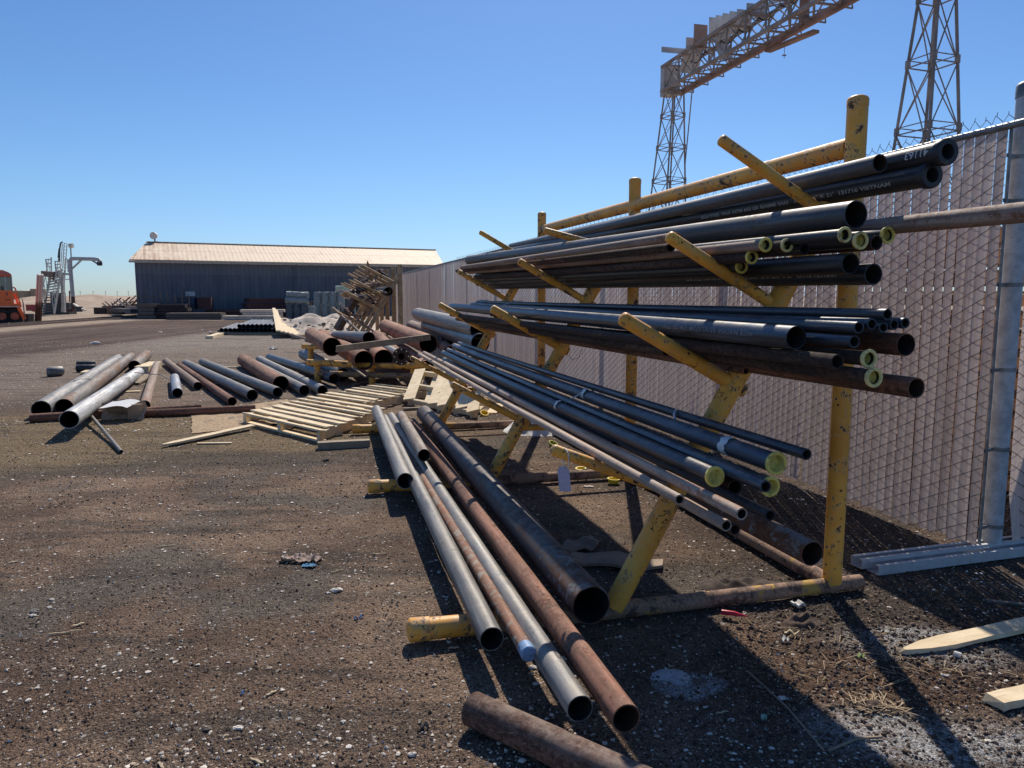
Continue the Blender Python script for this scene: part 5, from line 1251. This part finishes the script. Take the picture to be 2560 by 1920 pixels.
for x in (22,140,246): lbox(x-8,x+8,700,935,0,.12,flat('silver_trim',(.45,.46,.48),.4),'window_frame'); 
for x in (22,246): lbox(x-8,x+8,700,935,2.38,2.5,og,'cab_pillar')
gl = NT('cab_glass'); gl.b.inputs['Roughness'].default_value = .08; gl.b.inputs['Base Color'].default_value = (.03,.035,.04,1); gl.b.inputs['Alpha'].default_value = .72
for x0, x1 in ((30,132),(148,238)): lbox(x0,x1,705,930,.04,.06,gl.m,'window')
lbox(60,110,860,930,1.0,1.5,dkm,'seat')
m = MB(); prof = [(-600,690),(250,690),(245,672),(200,640),(120,612),(0,598),(-600,590)]
vs = [L(x,y,-.12) for x,y in prof]+[L(x,y,2.65) for x,y in prof]; n_ = len(prof)
m.add(vs, [tuple(range(n_))[::-1], tuple(range(n_,2*n_))]+[(i,(i+1)%n_,n_+(i+1)%n_,n_+i) for i in range(n_)]); m.build('cab_roof', og2, lo)
m = MB(); m.tube([L(90,625,1), L(90,600,1)], .12, 8); m.build('roof_beacon', og2, lo)
for x in (45, 255, -420):
    wc = L(x-5,1345,.15); m = MB(); R_w = 135*SV
    m.tube([wc-E2*.02, wc+E2*.10, wc+E2*.38], [R_w*.9,R_w,R_w], 26); wo = m.build('wheel', flat('tyre',(.022,.022,.023),.9), lo, 40)
    m = MB(); m.tube([wc-E2*.06, wc], [R_w*.42,R_w*.5], 20); m.build('rim', flat('red_rim',(.40,.09,.05),.6), wo, 40)
lbox(-900,310,1200,1260,.4,2.2,dkm,'chassis')
def lbar(pts, w_, nm, mat=og): 
    m = MB()
    for p, q in zip(pts, pts[1:]): m.bar(p, q, w_)
    m.build(nm, mat, lo)
lbar([L(255,880,.1), L(290,890,.1), L(350,1120,.1), L(360,1200,.1)], .07, 'handrail'); lbar([L(270,980,.6), L(340,1200,.6)], .10, 'brace')
lbar([L(320,1200,.1), L(410,1400,.1)], .16, 'step_rail'); 
for k in range(4): lbox(325+k*20,375+k*16,1235+k*42,1247+k*42,-.1,.8,og,'step')
lbar([L(385,1060,0), L(402,1110,0), L(415,1400,0)], .04, 'grab_bar', scrap_m[0]); lbar([L(375,1360,.2), L(378,1450,.2)], .10, 'coupler', dkm)
lbox(110,200,1070,1090,-.03,0,flat('faded_print',(.36,.07,.03),.6),'side_lettering')
lbox(140,160,965,1010,-.03,0,flat('blue_decal',(.08,.06,.12),.6),'side_badge')

# ------------------------------------------------------------------ lattice crane
rs = flat('crane_rust',(.33,.27,.235),.8,.0,.35,1.2,.2); rs2 = flat('crane_red_rust',(.34,.215,.17),.8,0,.4,.8,.2); sheet_m = flat('crane_sheet',(.58,.55,.53),.7,0,.3,.9,.2)
def tower(root, ctr_hi, wh_, ctr_lo, wl_, z_top, yaw, bays, r=.035, name='tower'):
    ch, cl_ = Vector(ctr_hi), Vector(ctr_lo); k = (ch-cl_)/(ch.z-cl_.z); kw = (wh_-wl_)/(ch.z-cl_.z)
    def cor(z, i):
        c_ = cl_+k*(z-cl_.z); hw = max(.2, (wl_+kw*(z-cl_.z))/2)*.75; a_ = yaw+math.pi/4+i*math.pi/2
        return Vector((c_.x+math.cos(a_)*hw*1.41, c_.y+math.sin(a_)*hw*1.41, z))
    zs = [z_top*(1-(1-i/bays)**1.12) for i in range(bays+1)]
    for i in range(4):
        m = MB(); m.bar(cor(0,i), cor(z_top,i), r*2.4); m.build(name+'_leg', rs, root)
    m = MB()
    for j in range(bays):
        for i in range(4):
            a_, b_ = cor(zs[j],i), cor(zs[j+1],(i+1)%4); m.bar(a_,b_,r*.95); m.bar(cor(zs[j],(i+1)%4), cor(zs[j+1],i), r*.95)
            if j: m.bar(cor(zs[j],i), cor(zs[j],(i+1)%4), r*1.2); m.bar(cor(zs[j]+.22,i), cor(zs[j]+.22,(i+1)%4), r*.9)
            if j: m.box(cor(zs[j]+.1,i), (r*4,r*4,.25))
    m.build(name+'_bracing', rs, root); return cor
cr = thing('lattice_crane', 'rusty lattice gantry crane towering behind the fence', 'crane', (8.394, 40, 1.464))
B1 = Vector((8.996, 40, 12.125)); B2 = Vector((12.13, 27.8, 12.023)); BD = (B2-B1); BD.z = BD.z; BD.normalize(); BN = Vector((-BD.y, BD.x, 0)).normalized()
if BN.x > 0: BN = -BN
cor1 = tower(cr, (8.469, 40, 11.916), .95, (8.271, 40, 6.352), 1.75, B1.z, .5, 7, .03)
cor2 = tower(cr, (13.298, 24.3, 10.684), .98, (13.257, 24.3, 6.332), 1.72, B1.z+.2, .35, 6, .03)
Lb = (B2-B1).length*1.55; nb = 13; H_ = 1.22; W_ = 1.1
ch = {}
m = MB(); 
for nm, o_ in (('bottom_near', Vector((0,0,0))), ('bottom_far', BN*W_), ('top_near', Vector((0,0,H_))), ('top_far', BN*W_+Vector((0,0,H_)))): ch[nm] = o_
def bp(k, nm): return B1+BD*(Lb*k/nb)+ch[nm]
m = MB(); m.bar(bp(-.3,'bottom_near'), bp(nb,'bottom_near'), .16, .30); m.build('runway_beam', rs2, cr)
for nm in ('bottom_far','top_near','top_far'):
    m = MB(); m.bar(bp(-.3,nm), bp(nb,nm), .13); m.build('chord', rs, cr)
m = MB()
for k in range(nb+1):
    for p, q in (('bottom_near','top_near'),('bottom_far','top_far'),('top_near','top_far'),('bottom_near','bottom_far')): m.bar(bp(k,p), bp(k,q), .075)
    if k < nb:
        for p, q in (('bottom_near','top_near'),('bottom_far','top_far'),('bottom_near','bottom_far'),('top_near','top_far')):
            m.bar(bp(k,p), bp(k+1,q), .045); m.bar(bp(k,q), bp(k+1,p), .045)
    m.bar(bp(k,'bottom_far')+BN*.0, bp(k,'bottom_near')-BN*.55-Vector((0,0,.05)), .05); m.bar(bp(k,'bottom_near')-BN*.55-Vector((0,0,.05)), bp(k,'bottom_near')-BN*.5+Vector((0,0,.18)), .04)
m.build('truss_bracing', rs, cr)
m = MB(); m.box(bp(-.35,'bottom_near')+BN*W_*.5+Vector((0,0,.55)), (.7,.8,1.45), Matrix.Rotation(math.atan2(BD.y,BD.x),3,'Z')); m.build('end_housing', sheet_m, cr)
def sheet_on(k0, k1, z0, z1, off, nm='cladding_panel', lean=0, mat=None):
    m = MB(); a_ = bp(k0,'top_near')+BN*off; b_ = bp(k1,'top_near')+BN*off; m.hexa([a_+Vector((0,0,z0)), b_+Vector((0,0,z0)), b_+BN*.03+Vector((0,0,z0)), a_+BN*.03+Vector((0,0,z0)), a_+BN*lean+Vector((0,0,z1)), b_+BN*lean+Vector((0,0,z1)), b_+BN*(lean+.03)+Vector((0,0,z1)), a_+BN*(lean+.03)+Vector((0,0,z1))]); m.build(nm, mat or sheet_m, cr)
def face_plate(k, z0, z1, o0, o1, mat=None, nm='cladding_panel', lean=0):
    m = MB(); p = bp(k,'top_near'); q = [p+BN*o0+Vector((0,0,z0)), p+BN*o1+Vector((0,0,z0)), p+BN*o1+Vector((0,0,z1))+BD*lean, p+BN*o0+Vector((0,0,z1))+BD*lean]
    m.hexa([x for x in q]+[x+BD*.04 for x in q]); m.build(nm, mat or sheet_m, cr)
for i, k in enumerate((2.75,3.15,3.55,3.95,4.35)): face_plate(k, -.15, .95-.12*i, .25, .95)
face_plate(4.9, -.1, .42, .1, 1.0); m = MB(); m.bar(bp(4.9,'top_near')+BN*.1+Vector((0,0,.42)), bp(5.7,'top_near')+BN*.1+Vector((0,0,.25)), .06, .15); m.build('frame_bar', sheet_m, cr)
face_plate(2.1, -.1, .95, .5, 1.2, rs2); face_plate(1.85, -.1, .45, .3, 1.4); face_plate(1.2, .0, .25, .2, 2.2); face_plate(.9, -.75, .25, .0, 1.0, lean=.5); face_plate(3.3, -1.15, -.3, .1, .8, lean=-.5)
m = MB(); m.bar(bp(6.6,'bottom_near')+Vector((0,0,-.05)), bp(6.6,'top_near')+Vector((0,0,.6)), .30, .30); m.build('drop_column', rs2, cr)
m = MB(); m.bar(bp(4.9,'bottom_near')-BN*.1+Vector((0,0,-.20)), bp(6.9,'bottom_near')-BN*.25+Vector((0,0,-.34)), .3, .12); m.build('trolley_rail', rs2, cr)
hk = bp(5.5,'bottom_near')-BN*.3; m = MB(); m.tube([hk, hk+Vector((0,0,-.75))], .012, 5); m.box(hk+Vector((0,0,-.62)), (.16,.04,.05)); m.build('hook', rs, cr)
for k in range(nb):   # sagging festoon cable inside the truss
    m = MB(); a_ = bp(k,'top_near')+BN*.5+Vector((0,0,-.15)); b_ = bp(k+1,'top_near')+BN*.5+Vector((0,0,-.15))
    m.tube([a_.lerp(b_,t_)+Vector((0,0,-.32*4*t_*(1-t_))) for t_ in [i/8 for i in range(9)]], .035, 5); m.build('festoon_cable', scrap_m[2], cr)
m = MB(); m.bar(bp(.6,'bottom_near'), cor1(B1.z*.68,3), .05); m.build('knee_brace', rs, cr)

# ------------------------------------------------------------------ small things under and around the near rack
def capring(label, p, r, h, mat, tilt=(0,0)):
    v_, f_ = lathe([(r*.72,.012),(r*.74,h-.008),(r*.80,h),(r,h),(r,h-.008),(r*.84,h-.012),(r*.82,h*.5),(r*.86,h*.45),(r*.82,h*.4),(r*.78,.0),(.0005,.002),(.0005,.012),(r*.72,.012)], 32)
    o = mkobj('plastic_ring', v_, f_, mat, None, None, 40); o.location = p; o.rotation_euler = (tilt[0], tilt[1], 0); return tag(o, label, 'pipe cap')
by = cap_mat('bright'); 
capring('bright yellow plastic pipe cap lying open side up on the dirt', (0.816, 5.786, 0.004), .052, .036, by, (.0,.05))
capring('bright yellow pipe cap tangled with green cord', (0.59, 6.162, 0.004), .046, .034, by, (.1,-.06))
capring('small yellow pipe cap beside the tilted pallet', (-0.356, 9.156, 0.004), .055, .045, by, (.5,.3))
capring('small orange yellow cap on the foot bar of the far frame', (0.027, 8.609, 0.01), .04, .04, by, (1.2,.3))
capring('greenish yellow cap half buried behind the rack arm', (0.404, 7.25, 0.01), .05, .03, flat('olive_yellow',(.42,.40,.05),.5), (.3,.4))
strap('green cord tangled over a yellow pipe cap', [Vector((0.538, 5.882, 0.01)), Vector((0.557, 6.015, 0.02)), Vector((0.576, 5.98, 0.06)), Vector((0.615, 5.987, 0.07)), Vector((0.653, 6.122, 0.05))], .006, flat('green_cord',(.03,.22,.10),.6), 'cord')
m = MB(); q = Vector((0.493, 6.032, 0)); m.tube([q, q+Vector((0,0,.04))], .022, 14); tag(m.build('bottle_cap', cap_mat('black'), None, 40), 'small black plastic plug beside the green cord', 'plug')
def flake(label, p, w_, l_, ang, mat, name='wood_chip', cat='wood chip', h=.008, seed=1, bend=.01, group=None):
    q = Vector(p); rq = random.Random(seed); ca, sa = math.cos(ang), math.sin(ang); m = MB()
    n_ = 6; vs = []
    for i in range(n_+1):
        x = (i/n_-.5)*l_; ww = w_*(.5+.5*math.sin(math.pi*min(1,max(0,(i+.6)/(n_+1)))))*rq.uniform(.75,1.1)
        for sy in (-1,1): vs.append((x, sy*ww/2, h+bend*math.sin(i*1.7+seed)))
    vs += [(x,y,z-h*.8) for x,y,z in vs]; o_ = (n_+1)*2
    vs = [(q.x+x*ca-y*sa, q.y+x*sa+y*ca, q.z+z) for x,y,z in vs]
    fs = [(2*i,2*i+1,2*i+3,2*i+2) for i in range(n_)]+[(o_+2*i+2,o_+2*i+3,o_+2*i+1,o_+2*i) for i in range(n_)]+[(2*i+2,o_+2*i+2,o_+2*i,2*i) for i in range(n_)]+[(2*i+1,o_+2*i+1,o_+2*i+3,2*i+3) for i in range(n_)]+[(1,0,o_,o_+1),(2*n_,2*n_+1,o_+2*n_+1,o_+2*n_)]
    m.add(vs, fs); return tag(m.build(name, mat), label, cat, group)
nw = flat('fresh_chip',(.50,.40,.26),.8); wp = flat('white_scrap_paper',(.60,.59,.56),.7)
flake('pale pinkish paper scrap beside the bright yellow cap', (0.607, 5.678, 0.002), .035, .075, -.1, flat('pink_paper',(.60,.52,.48),.8), 'paper_scrap', 'paper', .004, 2, .002)
flake('torn brown cardboard lying in the shade behind the huge dark pipe', (0.583, 3.99, 0.01), .22, .52, -.25, flat('cardboard_shade',(.30,.23,.17),.9), 'cardboard_scrap', 'cardboard', .02, 3, .012)
flake('smaller torn cardboard piece behind the huge dark pipe', (0.413, 4.259, 0.01), .16, .22, .6, flat('cardboard_shade',(.30,.23,.17),.9), 'cardboard_scrap', 'cardboard', .02, 5, .015)
flake('crumpled scrap of white foil beside the rusty foot bar', (1.385, 3.411, 0.01), .045, .07, .2, wp, 'foil_scrap', 'scrap', .015, 7, .008)
flake('flat tan wood chip lying on the brown fibre', (1.243, 3.115, 0.01), .022, .062, -.35, nw, seed=4)
flake('little white shell shaped disc on the brown fibre', (1.189, 3.053, 0.01), .03, .032, 0, wp, 'plastic_disc', 'disc', .008, 9)
flake('pale green leaf like plastic bit by the post shadow', (1.453, 2.914, 0.005), .02, .035, .1, flat('pale_green',(.50,.58,.25),.6), 'plastic_bit', 'plastic bit', .006, 3)
flake('green and white plastic bit in the dark shade at the bottom', (0.897, 2.46, 0.005), .018, .02, .4, flat('mint',(.35,.55,.42),.6), 'plastic_bit', 'plastic bit', .006, 5)
flake('white torn paper on the ash coloured ground at the right', (1.852, 2.904, 0.01), .03, .045, .8, wp, 'paper_scrap', 'paper', .012, 8, .008)
flake('blue plastic shard near the bottom left', (-1.02, 2.628, 0.004), .016, .018, .2, flat('blue_plastic',(.06,.22,.48),.5), 'plastic_shard', 'plastic shard', .006, 4)
flake('blue plastic strip among chips below the crumpled rag', (-0.715, 3.28, 0.004), .014, .045, .5, flat('blue_plastic',(.06,.22,.48),.5), 'plastic_shard', 'plastic shard', .006, 6)
flake('black and white crumpled wrapper near the bottom edge', (-0.308, 2.405, 0.006), .02, .035, -.1, flat('dark_wrapper',(.03,.035,.045),.4), 'wrapper', 'wrapper', .012, 7, .01)
for i,(p, l_, a_, s_) in enumerate([((-1.999, 3.135, 0.003),.13,.35,.006),((-1.984, 3.214, 0.003),.05,.8,.012),((-0.912, 2.629, 0.003),.045,.9,.010),((-0.825, 2.219, 0.003),.06,-.5,.009),((-0.925, 4.433, 0.003),.06,.7,.006),((-0.249, 2.991, 0.003),.045,.1,.010),((-2.077, 4.279, 0.003),.10,.35,.006),((-0.772, 4.143, 0.003),.08,.15,.007),((-0.957, 3.875, 0.003),.07,.7,.006),((-1.45, 4.151, 0.003),.05,.2,.007),((-2.82, 4.008, 0.003),.05,.7,.010),((-1.124, 2.195, 0.003),.05,-.8,.008),((0.081, 2.777, 0.003),.03,.3,.01),((0.759, 2.499, 0.003),.05,.3,.006)]):
    flake('thin pale wood splinter lying on the open dirt', p, s_, l_, a_, nw, 'wood_splinter', 'splinter', .005, i, .002, 'pale wood splinters on the open dirt')
# crumpled rag with blue cloth
rg_ = thing('crumpled_rag', 'crumpled grey brown rag with holes and a blue cloth under it', 'rag', (-1.188, 4.002, 0))
c0 = Vector((-1.199, 4.031, 0)); m = MB()
def rag(u, v):
    x = (u-.5)*.24; y = (v-.5)*.10; n_ = noise.noise(Vector((x*30,y*30,2))); 
    return (c0.x+x+.012*noise.noise(Vector((y*40,1,x*20))), c0.y+y*(1-.5*abs(u-.5))+.012*n_, .018+.022*n_+.012*noise.noise(Vector((x*80,y*80,5))))
m.sheet(rag, 40, 16)
keep = [i for i, f_ in enumerate(m.f) if noise.noise(Vector((m.v[f_[0]].x*42, m.v[f_[0]].y*60, 7))) < .28]
m.f = [m.f[i] for i in keep]; m.m = [m.m[i] for i in keep]
m.build('rag_cloth', flat('dusty_rag',(.46,.35,.28),.95,0,.3,40,.5), rg_, 80)
c1_ = Vector((-1.131, 3.945, 0)); m = MB(); m.sheet(lambda u,v: (c1_.x-.035+u*.075, c1_.y-.02+v*.04, .012+.010*noise.noise(Vector((u*6,v*5,1)))), 14, 8); m.build('blue_cloth', flat('blue_cloth',(.05,.20,.36),.8), rg_, 80)
# red flag tip, boards and channel on the right
m = MB(); q = Vector((1.032, 3.272, 0.03)); m.tube([q+Vector((-.05,.02,.0)), q+Vector((.0,-.005,.004)), q+Vector((.06,-.015,-.006))], [.012,.011,.002], 10); tag(m.build('red_marker', flat('signal_red',(.62,.015,.05),.35), None, 40), 'pink red plastic marker tip under the rusty foot bar', 'marker')
ga, gb = Vector((1.961, 3.856, 0.0)), Vector((3.415, 4.288, 0.0))
gd = (gb-ga).normalized(); gn = Vector((-gd.y,gd.x,0)); ch_ = thing('galvanised_channel', 'two nested galvanised steel channels lying on the dark ground by the corner post', 'steel channel', ga)
zz = flat('bright_galv',(.56,.56,.56),.45,.15,.10,3)
for nm, o0, zb, w2 in (('channel', 0, .0, .085), ('channel', .075, .012, .08)):
    m = MB(); A_ = ga+gn*o0+Vector((0,0,zb)) + gd*(0 if o0 == 0 else -.04); B_ = gb+gn*o0+Vector((0,0,zb))
    m.bar(A_+Vector((0,0,.003)), B_+Vector((0,0,.003)), w2, .005); m.bar(A_-gn*w2*.5+Vector((0,0,.028)), B_-gn*w2*.5+Vector((0,0,.028)), .005, .05); m.bar(A_+gn*w2*.5+Vector((0,0,.028)), B_+gn*w2*.5+Vector((0,0,.028)), .005, .05)
    for s2 in (-1,1): m.bar(A_+gn*s2*(w2*.5-.010)+Vector((0,0,.053)), B_+gn*s2*(w2*.5-.010)+Vector((0,0,.053)), .022, .004)
    m.build(nm, zz, ch_)
board('pale pointed fence board lying at the right edge', (1.635, 2.924, 0.012), (2.538, 3.228, 0.03), .085, .02, 'new', tipcut=True)
board('short pale timber offcut at the lower right edge', (1.759, 2.532, 0.01), (2.087, 2.643, 0.01), .075, .03, 'new')
board('grey weathered lath in the shade at the right', (2.339, 3.477, 0.0), (2.655, 3.38, 0.0), .02, .012, 'grey')
m = MB(); m.tube([(0.943, 2.786, 0.008), (1.004, 2.526, 0.008), (1.03, 2.268, 0.008)], .004, 6); tag(m.build('thin_stick', flat('dry_stick',(.34,.25,.17),.9)), 'long thin dry stick lying in the shade at the bottom', 'stick')
m = MB(); m.tube([(1.045, 2.268, 0.008), (1.165, 2.328, 0.012), (1.258, 2.341, 0.01)], .005, 6); tag(m.build('thin_stick', flat('dry_stick',(.34,.25,.17),.9)), 'short dry stick crossing the end of the long one', 'stick')
def straw(label, p, n_, sp_, col, seed):
    rq = random.Random(seed); m = MB(); q = Vector(p)
    for i in range(n_):
        a_ = rq.gauss(.4,1.0); l_ = rq.uniform(.02,.075); x = q.x+rq.gauss(0,sp_); y = q.y+rq.gauss(0,sp_*.6); z = rq.uniform(.003,.018)
        m.bar((x,y,z), (x+math.cos(a_)*l_, y+math.sin(a_)*l_, z+rq.uniform(-.004,.006)), .0035, .0018)
    return tag(m.build('dry_straw', flat('straw_%d' % int(col[0]*100), col, .9)), label, None, None, 'stuff')
straw('tuft of dry straw on the ash coloured ground', (1.32, 2.534, 0.0), 90, .05, (.36,.27,.17), 2)
straw('loose straw bits around the post shadow', (1.342, 2.916, 0.0), 110, .28, (.28,.19,.11), 3)
straw('straw bits strewn beside the pointed board', (1.704, 2.838, 0.0), 80, .18, (.34,.25,.16), 5)
heap('soil_lump', 'loose dark soil lump right of the foil scrap', (1.345, 3.244, 0.0), .10, .07, .045, grit_m[2], 18, .9, 'stuff', None, 4, 28)
heap('soil_lump', 'loose soil heap under the dry straw tuft', (1.315, 2.54, 0.0), .09, .05, .03, grit_m[2], 18, .9, 'stuff', None, 9, 28)
heap('soil_lump', 'crumbly soil ridge behind the rusty foot bar', (1.191, 3.682, 0.0), .30, .12, .035, grit_m[3], 24, .9, 'stuff', None, 14, 20)
heap('white_residue', 'patch of white fluffy residue behind the middle frame', (0.306, 8.12, 0.0), .42, .34, .17, flat('white_residue',(.80,.77,.71),.9,0,.3,14,.9), 26, 1.0, 'stuff', None, 21, 9)
heap('cement_patch', 'pale raised crust of dried cement lying in the shade right of the rust red pipe', (0.624, 2.758, 0.0), .125, .10, .020, flat('dried_cement',(.42,.43,.44),.9,0,.25,22,.6), 20, .6, None, 'cement patch', 31, 16)
# small lone things further out
stone('stone', 'pale flat stone lying alone beyond the ground pipes', (-6.694, 20.593, 0), .14, lime, None, 12, .35)
stone('stone', 'flat pale stone on the dark dirt road', (-13.031, 22.98, 0), .16, lime, None, 15, .3)

for o in list(C.objects):
    if o.type == 'MESH' and not o.parent and not o.get('label') and o.get('kind') != 'structure': print('NOLABEL', o.name)
lab = {}
for o in C.objects:
    if o.parent is None and o.get('label') and not o.get('group') and o['label'] in lab: print('DUP LABEL', o.name, o['label'])
    if o.parent is None and o.get('label'): lab[o['label']] = 1
